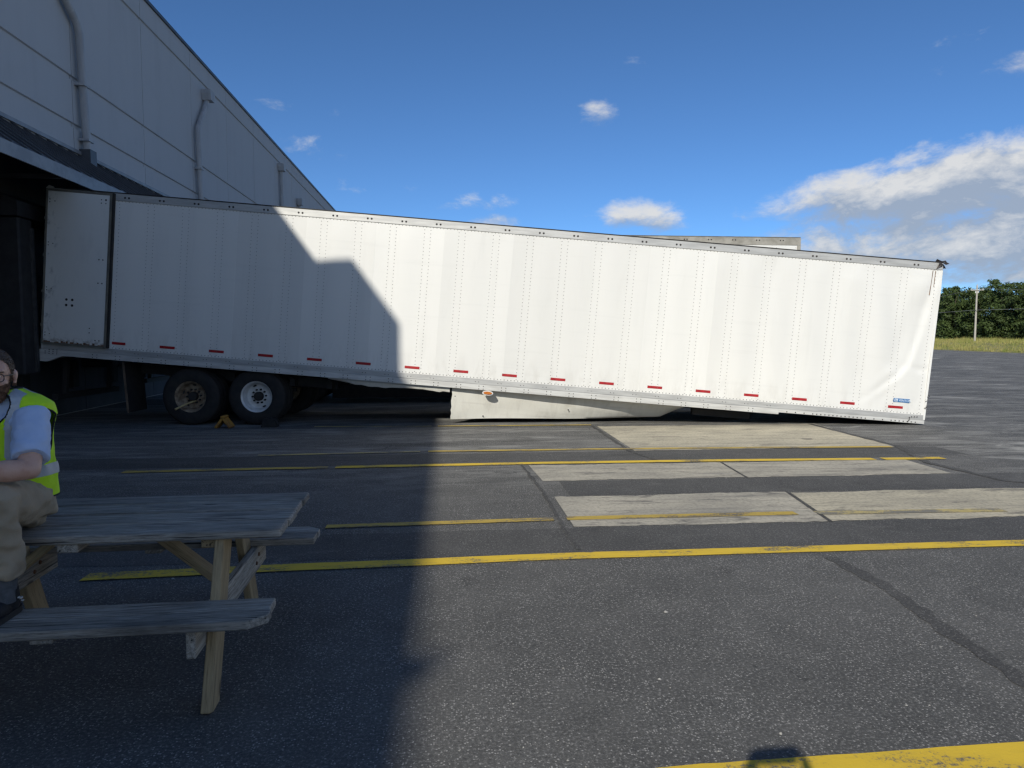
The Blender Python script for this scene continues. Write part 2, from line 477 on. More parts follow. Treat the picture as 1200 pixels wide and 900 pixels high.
# ------------------------------------------------------------------ mesh helpers
class MB:
    def __init__(s):
        s.v = []
        s.f = []

    def add(s, verts, faces):
        k = len(s.v)
        s.v.extend([tuple(p) for p in verts])
        s.f.extend([tuple(i + k for i in f) for f in faces])
        return s

    def box(s, x0, x1, y0, y1, z0, z1, M=None, ch=0.0):
        if ch:
            bm = bmesh.new()
            bmesh.ops.create_cube(bm, size=1.0)
            for q in bm.verts:
                q.co = V(((q.co.x + .5) * (x1 - x0) + x0, (q.co.y + .5) * (y1 - y0) + y0, (q.co.z + .5) * (z1 - z0) + z0))
            bmesh.ops.bevel(bm, geom=bm.edges[:], offset=ch, segments=1, affect='EDGES', profile=.5)
            bm.verts.index_update()
            vs = [q.co.copy() for q in bm.verts]
            fs = [[q.index for q in f.verts] for f in bm.faces]
            bm.free()
        else:
            vs = [V((x, y, z)) for x in (x0, x1) for y in (y0, y1) for z in (z0, z1)]
            fs = [(0, 1, 3, 2), (4, 6, 7, 5), (0, 4, 5, 1), (2, 3, 7, 6), (0, 2, 6, 4), (1, 5, 7, 3)]
        if M is not None:
            vs = [M @ p for p in vs]
        return s.add(vs, fs)

    def cyl(s, p0, p1, r0, r1=None, n=12, caps=True):
        p0, p1 = V(p0), V(p1)
        r1 = r0 if r1 is None else r1
        ax = (p1 - p0).normalized()
        u = ax.orthogonal().normalized()
        w = ax.cross(u)
        vs = []
        for p, r in ((p0, r0), (p1, r1)):
            for i in range(n):
                a = 2 * pi * i / n
                vs.append(p + (u * cos(a) + w * sin(a)) * r)
        fs = [(i, (i + 1) % n, n + (i + 1) % n, n + i) for i in range(n)]
        if caps:
            fs += [tuple(range(n - 1, -1, -1)), tuple(range(n, 2 * n))]
        return s.add(vs, fs)

    def tube(s, pts, r, n=10, closed=False, caps=True):
        pts = [V(p) for p in pts]
        m = len(pts)
        vs, prev = [], None
        for i, p in enumerate(pts):
            a = pts[(i - 1) % m] if (closed or i > 0) else p
            b = pts[(i + 1) % m] if (closed or i < m - 1) else p
            t = (b - a).normalized()
            u = (prev - t * prev.dot(t)) if prev is not None else t.orthogonal()
            u = u.normalized() if u.length > 1e-6 else t.orthogonal().normalized()
            prev = u
            w = t.cross(u)
            rr = r[i] if isinstance(r, (list, tuple)) else r
            for k in range(n):
                q = 2 * pi * k / n
                vs.append(p + (u * cos(q) + w * sin(q)) * rr)
        fs = []
        for i in range(m if closed else m - 1):
            j = (i + 1) % m
            for k in range(n):
                l = (k + 1) % n
                fs.append((i * n + k, i * n + l, j * n + l, j * n + k))
        if caps and not closed:
            fs += [tuple(range(n - 1, -1, -1)), tuple(range((m - 1) * n, m * n))]
        return s.add(vs, fs)

    def lathe(s, prof, M, n=32, cap0=False, cap1=False):
        """prof of (radius, height) turned about local z, placed by M"""
        vs = []
        for r, h in prof:
            for k in range(n):
                a = 2 * pi * k / n
                vs.append(M @ V((r * cos(a), r * sin(a), h)))
        fs = []
        for i in range(len(prof) - 1):
            for k in range(n):
                l = (k + 1) % n
                fs.append((i * n + k, i * n + l, (i + 1) * n + l, (i + 1) * n + k))
        if cap0:
            fs.append(tuple(range(n - 1, -1, -1)))
        if cap1:
            fs.append(tuple(range((len(prof) - 1) * n, len(prof) * n)))
        return s.add(vs, fs)

    def prism(s, poly, h0, h1, M=None):
        """poly of (x, y) extruded along local z"""
        n = len(poly)
        vs = [V((x, y, h0)) for x, y in poly] + [V((x, y, h1)) for x, y in poly]
        if M is not None:
            vs = [M @ p for p in vs]
        fs = [(i, (i + 1) % n, n + (i + 1) % n, n + i) for i in range(n)] + [tuple(range(n - 1, -1, -1)), tuple(range(n, 2 * n))]
        return s.add(vs, fs)

    def mesh(s, name, mat, smooth=None):
        me = bpy.data.meshes.new(name)
        me.from_pydata(s.v, [], s.f)
        if mat is not None:
            me.materials.append(mat)
        bm = bmesh.new()
        bm.from_mesh(me)
        bmesh.ops.recalc_face_normals(bm, faces=bm.faces[:])
        bm.to_mesh(me)
        bm.free()
        if smooth is not None:
            me.shade_smooth()
            me.set_sharp_from_angle(angle=radians(smooth))
        return me

    def build(s, name, mat, parent=None, smooth=None, **props):
        return link(name, s.mesh(name, mat, smooth), parent, **props)


def link(name, data, parent=None, M=None, **props):
    o = bpy.data.objects.new(name, data)
    COL.objects.link(o)
    if parent is not None:
        o.parent = parent
    if M is not None:
        o.matrix_local = M
    for k, v in props.items():
        o[k] = v
    return o


def thing(name, label, cat, loc=(0, 0, 0), rz=0.0, group=None, M=None):
    o = bpy.data.objects.new(name, None)
    o.empty_display_size = .2
    COL.objects.link(o)
    if M is not None:
        o.matrix_world = M
    else:
        o.location = loc
        o.rotation_euler = (0, 0, rz)
    o['label'] = label
    o['category'] = cat
    if group:
        o['group'] = group
    return o


def frame(o, x, y, z):
    return Matrix(((x[0], y[0], z[0], o[0]), (x[1], y[1], z[1], o[1]), (x[2], y[2], z[2], o[2]), (0, 0, 0, 1)))


def rnd(a, b):
    return random.uniform(a, b)


# ------------------------------------------------------------------ ground
def sheet(name, poly, z, mat, **kw):
    mb = MB()
    mb.add([(x, y, z) for x, y in poly], [tuple(range(len(poly)))])
    return mb.build(name, mat, None, kind='structure', **kw)


sheet('ground', [(-3000, -3000), (3000, -3000), (3000, 3000), (-3000, 3000)], -.06, FIELD)
EDGE = [(33, -90), (42, 0), (47.5, 30), (53, 61), (55.8, 76), (64, 120), (76, 185)]


def edge_x(y):
    for (x0, y0), (x1, y1) in zip(EDGE, EDGE[1:]):
        if y0 <= y <= y1:
            return x0 + (x1 - x0) * (y - y0) / (y1 - y0)
    return EDGE[-1][0] if y > EDGE[-1][1] else EDGE[0][0]


er = []
y = -90.0
while y <= 185:
    er.append((edge_x(y) + .45 * mnoise.noise(V((y * .35, 2.2, 0))), y))
    y += 2.5
sheet('asphalt_yard', [(-62, -90)] + er + [(-62, 185)], 0.0, ASPH)


def ragged(x0, x1, y0, y1, amp=.02, step=.12, sl=0.0, sr=0.0):
    """rectangle with uneven long edges; sl/sr shear the short ends"""
    p = []
    n = max(2, int((x1 - x0) / step))
    for i in range(n + 1):
        x = x0 + (x1 - x0) * i / n
        p.append((x, y0 + amp * mnoise.noise(V((x * 2.1, y0 * 3, 1))) + .8 * amp * mnoise.noise(V((x * 11, y0, 2)))))
    for i in range(n, -1, -1):
        x = x0 + (x1 - x0) * i / n
        p.append((x + (sr * i / n) + sl * (1 - i / n), y1 + amp * mnoise.noise(V((x * 2.1, y1 * 3, 5))) + .8 * amp * mnoise.noise(V((x * 11, y1, 6)))))
    return p


# landing-gear pads of concrete, cut into slabs by open joints, with fresh asphalt between
for (x0, x1, y0, y1, mt, sl, sr) in (
        (2.66, 6.62, 9.88, 12.62, CONC2, .04, .2),
        (1.07, 3.44, 7.90, 8.86, CONC, -.05, .08), (3.47, 6.0, 7.88, 8.83, CONC, .08, .05),
        (1.08, 3.36, 5.93, 7.10, CONC, .0, .18), (3.40, 7.9, 5.93, 7.06, CONC2, .18, .1)):
    sheet('concrete_slab', ragged(x0, x1, y0, y1, .045, .06, sl, sr), .004, mt)
for (x0, x1, y0, y1) in ((1.25, 9.2, 7.125, 7.87), (-5.2, 7.2, 9.07, 9.86), (-4.5, 10.5, 5.22, 5.91)):
    sheet('asphalt_strip', ragged(x0, x1, y0, y1, .02, .12), .002, ASPH_NEW)
# sealed seams across the yard
for pts, w in (([(2.83, 4.95), (2.86, 4.3), (2.78, 3.68), (2.73, 3.0), (2.7, 2.2), (2.66, .5)], .052),
               ([(.93, 8.95), (.97, 8.0), (1.0, 7.1), (.98, 6.05), (1.0, 5.3)], .018),
               ([(2.62, 12.7), (2.6, 11.2), (2.58, 9.9), (2.74, 9.1)], .03),
               ([(3.565, 7.12), (3.46, 6.5), (3.375, 5.9)], .014), ([(3.535, 8.9), (3.455, 7.85)], .012),
               ([(6.72, 12.6), (6.66, 9.9), (6.2, 8.6), (6.3, 7.4), (7.1, 6.9)], .05)):
    mb = MB()
    sz = .003 if w == .052 else .0065
    L, Rr = [], []
    dense = []
    for (a, b) in zip(pts, pts[1:]):
        for k in range(14):
            t = k / 14
            dense.append((a[0] + (b[0] - a[0]) * t + .02 * mnoise.noise(V((b[1] + t * 6, a[0], 3))), a[1] + (b[1] - a[1]) * t))
    dense.append(pts[-1])
    for x, yy in dense:
        ww = w * (1 + .6 * mnoise.noise(V((x * 3, yy * 5, 9))))
        L.append((x - ww, yy, sz)); Rr.append((x + ww, yy, sz))
    n = len(dense)
    mb.add(L + Rr, [(i, i + 1, n + i + 1, n + i) for i in range(n - 1)])
    mb.build('asphalt_seam', ASPH_MID, None, kind='structure')


def painted(pts, w, mat, z=.0085):
    n = 0
    L, Rr = [], []
    for (a, b) in zip(pts, pts[1:]):
        m = max(2, int(abs(b[0] - a[0]) / .09))
        for k in range(m):
            t = k / m
            x = a[0] + (b[0] - a[0]) * t
            yy = a[1] + (b[1] - a[1]) * t + .012 * mnoise.noise(V((x * .9, a[1], 4)))
            j = .006 * mnoise.noise(V((x * 14, a[1], 7)))
            j2 = .006 * mnoise.noise(V((x * 14, a[1], 17)))
            L.append((x, yy - w / 2 + j, z)); Rr.append((x, yy + w / 2 + j2, z))
    n = len(L)
    mb = MB()
    mb.add(L + Rr, [(i, i + 1, n + i + 1, n + i) for i in range(n - 1)])
    return mb.build('painted_line', mat, None, kind='structure')


painted([(.78, 2.455), (2.31, 2.49), (6, 2.55), (12, 2.6)], .165, YEL)
painted([(-2.47, 4.98), (-1.18, 5.06), (1.11, 5.145), (4.55, 5.145), (9, 5.10), (14, 5.1)], .15, YEL)
painted([(-1.05, 6.135), (1.03, 6.22)], .11, YEL_WORN)
painted([(1.06, 6.222), (3.30, 6.215)], .12, YEL_WORN, .0087)
painted([(3.40, 6.21), (5.3, 6.15)], .12, YEL_FADED, .0088)
painted([(-3.9, 8.86), (-1.4, 8.95)], .14, YEL_WORN)
painted([(-1.4, 8.95), (1.04, 9.0), (3.42, 8.985), (5.75, 8.90)], .15, YEL)
painted([(5.78, 8.90), (6.72, 8.89)], .16, YEL)
painted([(-2.6, 9.93), (-.3, 10.06)], .10, YEL_FADED)
painted([(-.28, 10.06), (2.6, 10.04), (4.6, 9.96), (6.62, 9.86)], .12, YEL_WORN)
painted([(-2.4, 13.0), (-.2, 12.88)], .09, YEL_FADED)
painted([(-.18, 12.88), (2.72, 12.80)], .10, YEL_WORN)

# grit and bits of litter lying on the yard
mb = MB()
for i in range(520):
    if i < 430:
        x, yy = rnd(-2.5, 6.5), 1.9 + 8.0 * random.random() ** 1.6
    else:
        x, yy = rnd(-4, 9), rnd(6, 13)
    r = rnd(.0025, .0055) if random.random() < .97 else rnd(.007, .012)
    a = rnd(0, 6.28)
    e = rnd(.5, 1.6)
    vs = []
    for k in range(5):
        q = a + k * 2 * pi / 5
        vs.append((x + r * e * cos(q) * rnd(.7, 1.2), yy + r * sin(q) * rnd(.7, 1.2), .001))
    vs.append((x + rnd(-.3, .3) * r, yy, .001 + r * .7))
    mb.add(vs, [(k, (k + 1) % 5, 5) for k in range(5)])
mb.build('grit', PEBBLE, None, kind='stuff', label='pale grit and tiny stones scattered over the asphalt')

# verge: a low grassy bank beyond the edge of the yard
rows = []
ys = [-60 + 6 * i for i in range(48)]
prof = [(-.6, -.03), (0, .03), (1.5, .16), (4, .42), (8, .70), (14, .85), (24, .9), (60, .8), (200, .4), (700, 0.0)]
mb = MB()
for yv in ys:
    for dx, h in prof:
        x = edge_x(yv) + dx
        mb.v.append((x, yv, h + .10 * mnoise.noise(V((x * .3, yv * .3, 0))) * min(1, dx / 4 if dx > 0 else 0)))
k = len(prof)
for i in range(len(ys) - 1):
    for j in range(k - 1):
        mb.f.append((i * k + j, i * k + j + 1, (i + 1) * k + j + 1, (i + 1) * k + j))
mb.build('verge', VERGE, None, 60, kind='structure')


def verge_z(dx):
    for (a, h0), (b, h1) in zip(prof, prof[1:]):
        if a <= dx <= b:
            return h0 + (h1 - h0) * (dx - a) / (b - a)
    return 0


mb = MB()
for i in range(15000):
    yv = rnd(30, 150)
    dx = 26 * random.random() ** 1.5
    x = edge_x(yv) + dx + rnd(-.2, .3)
    zz = verge_z(dx) - .05
    tall = .20 + .32 * random.random() ** 2 + (.28 if mnoise.noise(V((x * .25, yv * .2, 3))) > .12 else 0)
    for b in range(4):
        a = rnd(0, 6.28)
        w = rnd(.012, .03)
        h = tall * rnd(.6, 1.1)
        lx, ly = rnd(-.16, .16), rnd(-.16, .16)
        bx, by = x + rnd(-.12, .12), yv + rnd(-.12, .12)
        mb.add([(bx - w * cos(a), by - w * sin(a), zz), (bx + w * cos(a), by + w * sin(a), zz), (bx + lx, by + ly, zz + h)], [(0, 1, 2)])
mb.build('grass', GRASS, None, kind='stuff', label='dry yellow green grass along the far edge of the yard')


# ------------------------------------------------------------------ trees
def tree_meshes(seed):
    rr = random.Random(seed)
    H = rr.uniform(8.4, 9.2)
    t = MB()
    pts = [V((0, 0, 0))]
    for i in range(1, 7):
        pts.append(V((rr.uniform(-.12, .12) * i * .5, rr.uniform(-.12, .12) * i * .5, H * .86 * i / 6)))
    t.tube(pts, [.19 * (1 - i / 7.2) for i in range(7)], 8)
    tips = []
    for i in range(15):
        f = rr.uniform(.10, .92)
        j = min(5, int(f * 6))
        base = pts[j].lerp(pts[j + 1], f * 6 - j)
        a = rr.uniform(0, 6.28)
        ln = (1 - f * .55) * rr.uniform(1.6, 2.5)
        tip = base + V((cos(a) * ln, sin(a) * ln, ln * rr.uniform(.25, .8)))
        mid = base.lerp(tip, .5) + V((0, 0, -.08))
        t.tube([base, mid, tip], [.055 * (1 - f * .5), .035, .012], 5)
        tips += [tip, mid.lerp(tip, .4)]
    c = MB()
    cents = [(p, rr.uniform(.55, 1.0)) for p in tips]
    for i in range(26):
        f = rr.uniform(.08, 1.02)
        a = rr.uniform(0, 6.28)
        rad = (1.75 * sqrt(max(.05, 1 - (f * 1.02) ** 2.2)) + .25) * rr.uniform(.35, 1.05)
        cents.append((V((cos(a) * rad, sin(a) * rad, H * f)), rr.uniform(.45, .85)))
    for i in range(16):
        a = rr.uniform(0, 6.28); q = rr.uniform(.4, 1.9)
        cents.append((V((cos(a) * q, sin(a) * q, rr.uniform(.3, 2.6))), rr.uniform(.6, .95)))
    for cc, cr in cents:
        for k in range(62):
            d = V((rr.gauss(0, 1), rr.gauss(0, 1), rr.gauss(0, .8)))
            p = cc + d.normalized() * cr * rr.random() ** .45
            if p.z < .15:
                p.z = .15 + rr.random() * .4
            s = rr.uniform(.07, .17)
            n = (d.normalized() + V((rr.uniform(-.7, .7), rr.uniform(-.7, .7), rr.uniform(-.2, .9)))).normalized()
            u = n.orthogonal().normalized()
            u = Matrix.Rotation(rr.uniform(0, 6.28), 3, n) @ u
            w = n.cross(u)
            c.add([p - u * s * 1.5, p + w * s * .7, p + u * s * 1.5, p - w * s * .7], [(0, 1, 2, 3)])
    return t.mesh('trunk', TRUNK, 40), c.mesh('crown', LEAF)


variants = [tree_meshes(11 + i) for i in range(5)]
ti = 0
for row, (off, step) in enumerate(((26.5, 3.1), (30.5, 3.6))):
    yv = 52.0 + row * 1.4
    while yv < 150:
        tm, cm = variants[ti % 5]
        o = thing('broadleaf_tree', 'bushy dark green tree in the dense row beyond the grass verge', 'tree',
                  (edge_x(yv) + off + rnd(-1, 1), yv + rnd(-.6, .6), .75), rnd(0, 6.28), 'trees beyond the grass verge')
        s = rnd(.92, 1.06)
        o.scale = (s * 1.12, s * 1.12, s)
        link('trunk', tm, o)
        link('crown', cm, o)
        ti += 1
        yv += step * rnd(.8, 1.2)

# ------------------------------------------------------------------ utility pole and wires
PX, PY = 70.0, 88.8
pole_tops = []
for i, (px_, py_) in enumerate(((PX, PY), (PX - 1.0, PY - 46), (PX + 1.0, PY + 46))):
    if i == 0:
        t = thing('utility_pole', 'pale wooden utility pole with one crossarm in front of the trees', 'utility pole', (px_, py_, .7))
        mb = MB(); mb.cyl((0, 0, 0), (0, 0, 7.55), .135, .095, 14); m_post = mb.mesh('post', POLEW, 40)
        mb = MB(); mb.box(-.75, .75, -.19, -.12, 6.88, 7.0, Matrix.Rotation(radians(-24), 4, 'Z'), .008); m_arm = mb.mesh('crossarm', POLEW)
        mb = MB()
        for xx in (-.66, .66):
            mb.cyl((xx * cos(radians(24)) - .06, -xx * sin(radians(24)) - .14, 7.0), (xx * cos(radians(24)) - .06, -xx * sin(radians(24)) - .14, 7.17), .035, .05, 8)
        mb.cyl((0, 0, 7.55), (0, 0, 7.72), .035, .05, 8)
        mb.box(-.2, .2, -.03, .03, 6.55, 6.9, Matrix.Rotation(radians(-24), 4, 'Z'))
        m_ins = mb.mesh('insulators', ALU_LO, 40)
        
    else:
        t = thing('utility_pole', ('wooden utility pole nearer along the same wire, right of the yard' if i == 1 else
                                   'wooden utility pole farther along the same wire, behind the white trailers'), 'utility pole', (px_, py_, .7))
    link('post', m_post, t); link('crossarm', m_arm, t); link('insulators', m_ins, t, kind='stuff')
for nm, zz, sag, lab, dx in (('power_line', 7.78, 1.25, 'thin pale overhead wire at the top of the utility pole', .65), ('cable_line', 4.9, .25, 'dark overhead cable halfway up the utility pole', 0)):
    mb = MB()
    pts = []
    for (a, b) in (((PX - 1, PY - 46), (PX, PY)), ((PX, PY), (PX + 1, PY + 46))):
        for k in range(13 if a[0] < PX else 14):
            f = k / 13
            pts.append((a[0] + (b[0] - a[0]) * f + dx * .6 - .16, a[1] + (b[1] - a[1]) * f, .1 + zz - sag * 4 * f * (1 - f)))
    mb.tube(pts, .022 if dx else .03, 5)
    o = mb.build(nm, WIRE, None, 60, label=lab, category='overhead wire')

# ------------------------------------------------------------------ warehouse
WX = -8.0
bld = thing('warehouse', 'long grey tilt-up concrete warehouse with dark sloped canopy over the loading docks', 'warehouse', (WX, 20, 0))


def bpart(mb, name, mat, smooth=None, parent=None, **kw):
    """mesh written in world coordinates, stored relative to the warehouse"""
    mb.v = [(p[0] - WX, p[1] - 20, p[2]) for p in mb.v]
    return mb.build(name, mat, parent or bld, smooth, **kw)


PW = 3.65
# one panel: a vertical profile with recessed reveals, extruded along Y
prof_p = [(-.18, 0.0), (0, 0.0)]
for zc in (6.17, 7.17, 9.93):
    prof_p += [(0, zc - .055), (-.045, zc - .04), (-.045, zc + .04), (0, zc + .055)]
prof_p += [(0, 10.56), (-.18, 10.56)]
mb = MB()
n = len(prof_p)
hw = PW / 2 - .011
mb.add([(x, -hw, z) for x, z in prof_p] + [(x, hw, z) for x, z in prof_p],
       [(i, (i + 1) % n, n + (i + 1) % n, n + i) for i in range(n)] + [tuple(range(n)), tuple(range(n, 2 * n))])
pm = mb.mesh('wall_panel', WALL)
for i in range(-13, 16):
    yc = 20.1 + PW * (i + .5)
    link('wall_panel', pm, bld, Matrix.Translation((0, yc - 20, 0)))
LOWM = simple('dock_shade_tone', (.05, .052, .06), (.036, .038, .044), 2, .8, stretch=(1, 1, .4))  # near-black sheets added below the canopy, its deep shade put into their colour
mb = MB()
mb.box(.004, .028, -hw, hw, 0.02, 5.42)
lm_ = mb.mesh('dock_wall_shade', LOWM)
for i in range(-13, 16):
    link('dock_wall_shade', lm_, bld, Matrix.Translation((0, 20.1 + PW * (i + .5) - 20, 0)))
Y0, Y1 = 20.1 - 13 * PW, 20.1 + 16 * PW
mb = MB()
mb.box(-60, WX - .19, Y0, Y1, 0, 10.45)
bpart(mb, 'building_core', WALL)
mb = MB()
mb.box(WX - .25, WX + .045, Y0 - .03, Y1 + .03, 10.563, 10.655)
bpart(mb, 'parapet_cap', CAPM)
# canopy over the docks
CX, CZ = -6.6, 4.46
for i in range(-13, 8):
    ya, yb = 20.1 + PW * i - 3.3 + .02, 20.1 + PW * (i + 1) - 3.3 - .02
    mb = MB()
    sl = [(WX, 5.56), (CX, CZ + .12), (CX, CZ + .08), (WX, 5.50)]
    mb.add([(x, ya, z) for x, z in sl] + [(x, yb, z) for x, z in sl], [(0, 1, 5, 4), (1, 2, 6, 5), (2, 3, 7, 6), (3, 0, 4, 7), (0, 3, 2, 1), (4, 5, 6, 7)])
    for q in range(9):
        yq = ya + (yb - ya) * (q + .5) / 9
        dz = .035
        mb.add([(x, yq + s, z + d) for s in (-.012, .012) for (x, z, d) in ((WX + .01, 5.56, -.005), (CX, CZ + .12, -.005), (CX, CZ + .12, dz), (WX + .01, 5.56, dz))],
               [(0, 1, 2, 3), (7, 6, 5, 4), (0, 4, 5, 1), (1, 5, 6, 2), (2, 6, 7, 3), (3, 7, 4, 0)])
    bpart(mb, 'canopy_panel', CANOPY)
    mb = MB()
    mb.box(CX + .003, CX + .035, ya - .018, yb + .018, CZ - .10, CZ + .115)
    bpart(mb, 'canopy_fascia', FASCIA)
    mb = MB()
    mb.box(WX + .002, WX + .05, ya - .018, yb + .018, 5.585, 5.66)
    bpart(mb, 'canopy_flashing', FASCIA)
    mb = MB()
    for yy in (ya + .05,):
        mb.box(WX + .003, CX - .02, yy - .03, yy + .03, CZ - .09, CZ - .02)
        mb.tube([(WX + .05, yy, 5.45), (CX - .05, yy, CZ + .04)], .035, 6)
    bpart(mb, 'canopy_bracket', CANOPY)
# docks behind the two trailers
for yc in (14.95, 18.55):
    mb = MB()
    mb.box(WX + .03, WX + .045, yc - 1.35, yc + 1.35, 1.2, 3.9)
    d = bpart(mb, 'dock_door', DOORM)
    for k in range(5):
        mb = MB()
        mb.box(WX + .047, WX + .06, yc - 1.33, yc + 1.33, 1.22 + k * .535, 1.22 + k * .535 + .52)
        bpart(mb, 'door_panel', DOORM, None, d).matrix_parent_inverse.identity()
    for sgn in (-1, 1):
        mb = MB()
        a, b = sorted((yc + sgn * 1.36, yc + sgn * 1.78))
        mb.box(WX + .03, WX + .62, a, b, .95, 3.70, None, .03)
        bpart(mb, 'dock_shelter_side', SHELT)
        mb = MB()
        a, b = sorted((yc + sgn * 1.39, yc + sgn * 1.47))
        mb.box(WX + .622, WX + .66, a, b, 1.0, 3.55)
        bpart(mb, 'dock_shelter_edge', SHELT_E)
        mb = MB()
        mb.box(WX + .03, WX + .14, yc + sgn * .9 - .14, yc + sgn * .9 + .14, .55, 1.12, None, .02)
        bpart(mb, 'dock_bumper', RUBBER)
    mb = MB()
    mb.add([(WX + .03, yc - 1.8, 3.72), (WX + .03, yc + 1.8, 3.72), (WX + .62, yc + 1.8, 3.72), (WX + .62, yc - 1.8, 3.72),
            (WX + .03, yc - 1.8, 4.22), (WX + .03, yc + 1.8, 4.22), (WX + .62, yc + 1.8, 3.98), (WX + .62, yc - 1.8, 3.98)],
           [(0, 1, 2, 3), (4, 7, 6, 5), (0, 4, 5, 1), (1, 5, 6, 2), (2, 6, 7, 3), (3, 7, 4, 0)])
    bpart(mb, 'dock_shelter_head', SHELT)
# rain water pipes on the wall
for pts, head in (([(16.78, 5.45), (16.66, 7.1), (16.60, 8.15), (16.50, 8.35), (15.95, 8.72), (14.75, 9.45), (14.62, 9.62)], (14.6, 9.72)),
                  ([(24.08, 5.45), (24.0, 7.0), (23.93, 8.05), (23.98, 8.25), (24.75, 9.15), (24.9, 9.38)], (24.95, 9.55)),
                  ([(35.6, 5.45), (35.5, 9.55)], (35.5, 9.65)), ([(39.6, 5.45), (39.6, 8.7)], (39.6, 8.78))):
    mb = MB()
    xo = WX + .12
    dense = [(xo, a, b) for a, b in pts]
    mb.tube(dense, .085, 12)
    d = bpart(mb, 'downspout', PIPE, 40)
    mb = MB()
    ya, za = head
    mb.prism([(-.17, -.16), (.17, -.16), (.22, .05), (.22, .17), (-.22, .17), (-.22, .05)], 0, .3, frame((WX + .004, ya, za), (0, 1, 0), (0, 0, 1), (1, 0, 0)))
    o = bpart(mb, 'conductor_head', PIPE, None, d)
    for fz in (0.30, 1.0):
        py_, pz_ = pts[0][0] + (pts[1][0] - pts[0][0]) * fz, pts[0][1] + (pts[1][1] - pts[0][1]) * fz
        mb = MB()
        mb.box(xo - .115, xo + .105, py_ - .13, py_ + .13, pz_ - .05, pz_)
        bpart(mb, 'pipe_strap', PIPE, None, d)
    mb = MB()
    mb.box(xo - .115, xo + .12, pts[0][0] - .14, pts[0][0] + .14, 5.40, 5.72)
    bpart(mb, 'pipe_boot', CANOPY, None, d)
# plant housing standing on the roof edge, behind the photographer's left shoulder
t = thing('roof_housing', 'grey metal plant housing on the warehouse roof edge', 'roof housing', (WX - 1.2, -1.26, 10.66))
mb = MB(); mb.box(-1.2, 1.2, -.95, .95, .02, .98, None, .01); mb.build('casing', CANOPY, t)
mb = MB(); mb.box(-1.0, 1.0, -.8, .8, -.22, .02); mb.build('curb', FASCIA, t)
mb = MB()
for k in range(7):
    mb.box(1.201, 1.215, -.7, .7, .15 + k * .1, .21 + k * .1)
mb.build('louvre', FASCIA, t)
t = thing('vent_pipe', 'small capped vent pipe on the warehouse roof edge', 'vent pipe', (WX - .12, -13.45, 10.65))
mb = MB(); mb.cyl((0, 0, 0), (0, 0, .2), .09, .09, 14); mb.build('pipe', FASCIA, t, 40)
mb = MB(); mb.cyl((0, 0, .2), (0, 0, .27), .16, .05, 14); mb.build('cap', FASCIA, t, 40)


# ------------------------------------------------------------------ semi-trailers
def hexcap(mb, p, ax, r, h, n=6):
    """a shallow rivet head: ring and raised centre"""
    ax = ax.normalized()
    u = ax.orthogonal().normalized()
    w = ax.cross(u)
    vs = []
    for k in range(n):
        a = 2 * pi * k / n
        vs.append(p + (u * cos(a) + w * sin(a)) * r)
    vs.append(p + ax * h)
    mb.add(vs, [(k, (k + 1) % n, n) for k in range(n)])


CREASE = [(16.10, 2.75), (16.0, 2.3), (15.90, 1.66), (15.76, 1.02), (15.52, .78), (15.3, .62), (14.95, .30)]
CREASE2 = [(15.76, 1.04), (15.95, .98), (16.1, .99)]


def fold_x(z):
    pts = [(.0, 14.6), (.30, 14.95), (.62, 15.32), (.85, 15.58), (1.10, 15.75), (1.66, 15.89), (2.3, 16.0), (2.75, 16.09), (3.2, 16.2)]
    for (z0, x0), (z1, x1) in zip(pts, pts[1:]):
        if z0 <= z <= z1:
            return x0 + (x1 - x0) * (z - z0) / (z1 - z0), (x1 - x0) / (z1 - z0)
    return 16.2, .2


def seg_d(px_, pz_, a, b):
    ax, az = a; bx, bz = b
    dx, dz = bx - ax, bz - az
    t = max(0, min(1, ((px_ - ax) * dx + (pz_ - az) * dz) / (dx * dx + dz * dz)))
    qx, qz = ax + dx * t, az + dz * t
    side = (px_ - ax) * dz - (pz_ - az) * dx
    return sqrt((px_ - qx) ** 2 + (pz_ - qz) ** 2), side


def wave(x, z, amt, crushed):
    """how far the sheet stands in (+) from flat"""
    if z <= .17 or z >= 2.81:
        fade = 0.0
    else:
        fade = min(1, (z - .16) / .35, (2.82 - z) / .30)
    ph = (x - .537) / .62 * 2 * pi
    v = amt * (.0045 + (.004 * min(1, max(0, (x - 7) / 5)) if crushed else 0)) * cos(ph)
    v += amt * .009 * mnoise.noise(V((x * .55, z * .35, 3.3))) + amt * .0035 * mnoise.noise(V((x * 1.6, z * .8, 8.1)))
    if crushed and x > 9:
        g = min(1, (x - 9) / 5.5)
        v += g * .036 * mnoise.noise(V((x * 1.25 + z * .55, z * .38, 1.7)))
        v += g * .015 * mnoise.noise(V((x * 2.6 + z * .9, z * .7, 5.7)))
        if x > 13.2:
            xf, sl = fold_x(z)
            sd_ = (x - xf) / sqrt(1 + sl * sl)
            inside = 1 / (1 + math.exp(max(-40, min(40, sd_ / .022))))
            v += .026 * math.exp(-(sd_ / .11) ** 2) * inside * min(1, z / .8)
            v -= .008 * math.exp(-((sd_ - .05) / .06) ** 2)
            for a, b in zip(CREASE2, CREASE2[1:]):
                d, s_ = seg_d(x, z, a, b)
                v += .010 * math.exp(-(d / .045) ** 2)
            d, s_ = seg_d(x, z, (15.50, 1.1), (15.82, 2.1))
            v += .024 * math.exp(-(d / .20) ** 2)
            d, s_ = seg_d(x, z, (15.05, .5), (15.45, .9))
            v -= .010 * math.exp(-(d / .09) ** 2)
    return v * fade


L_T, W_T, H_T = 16.15, 2.59, 2.944


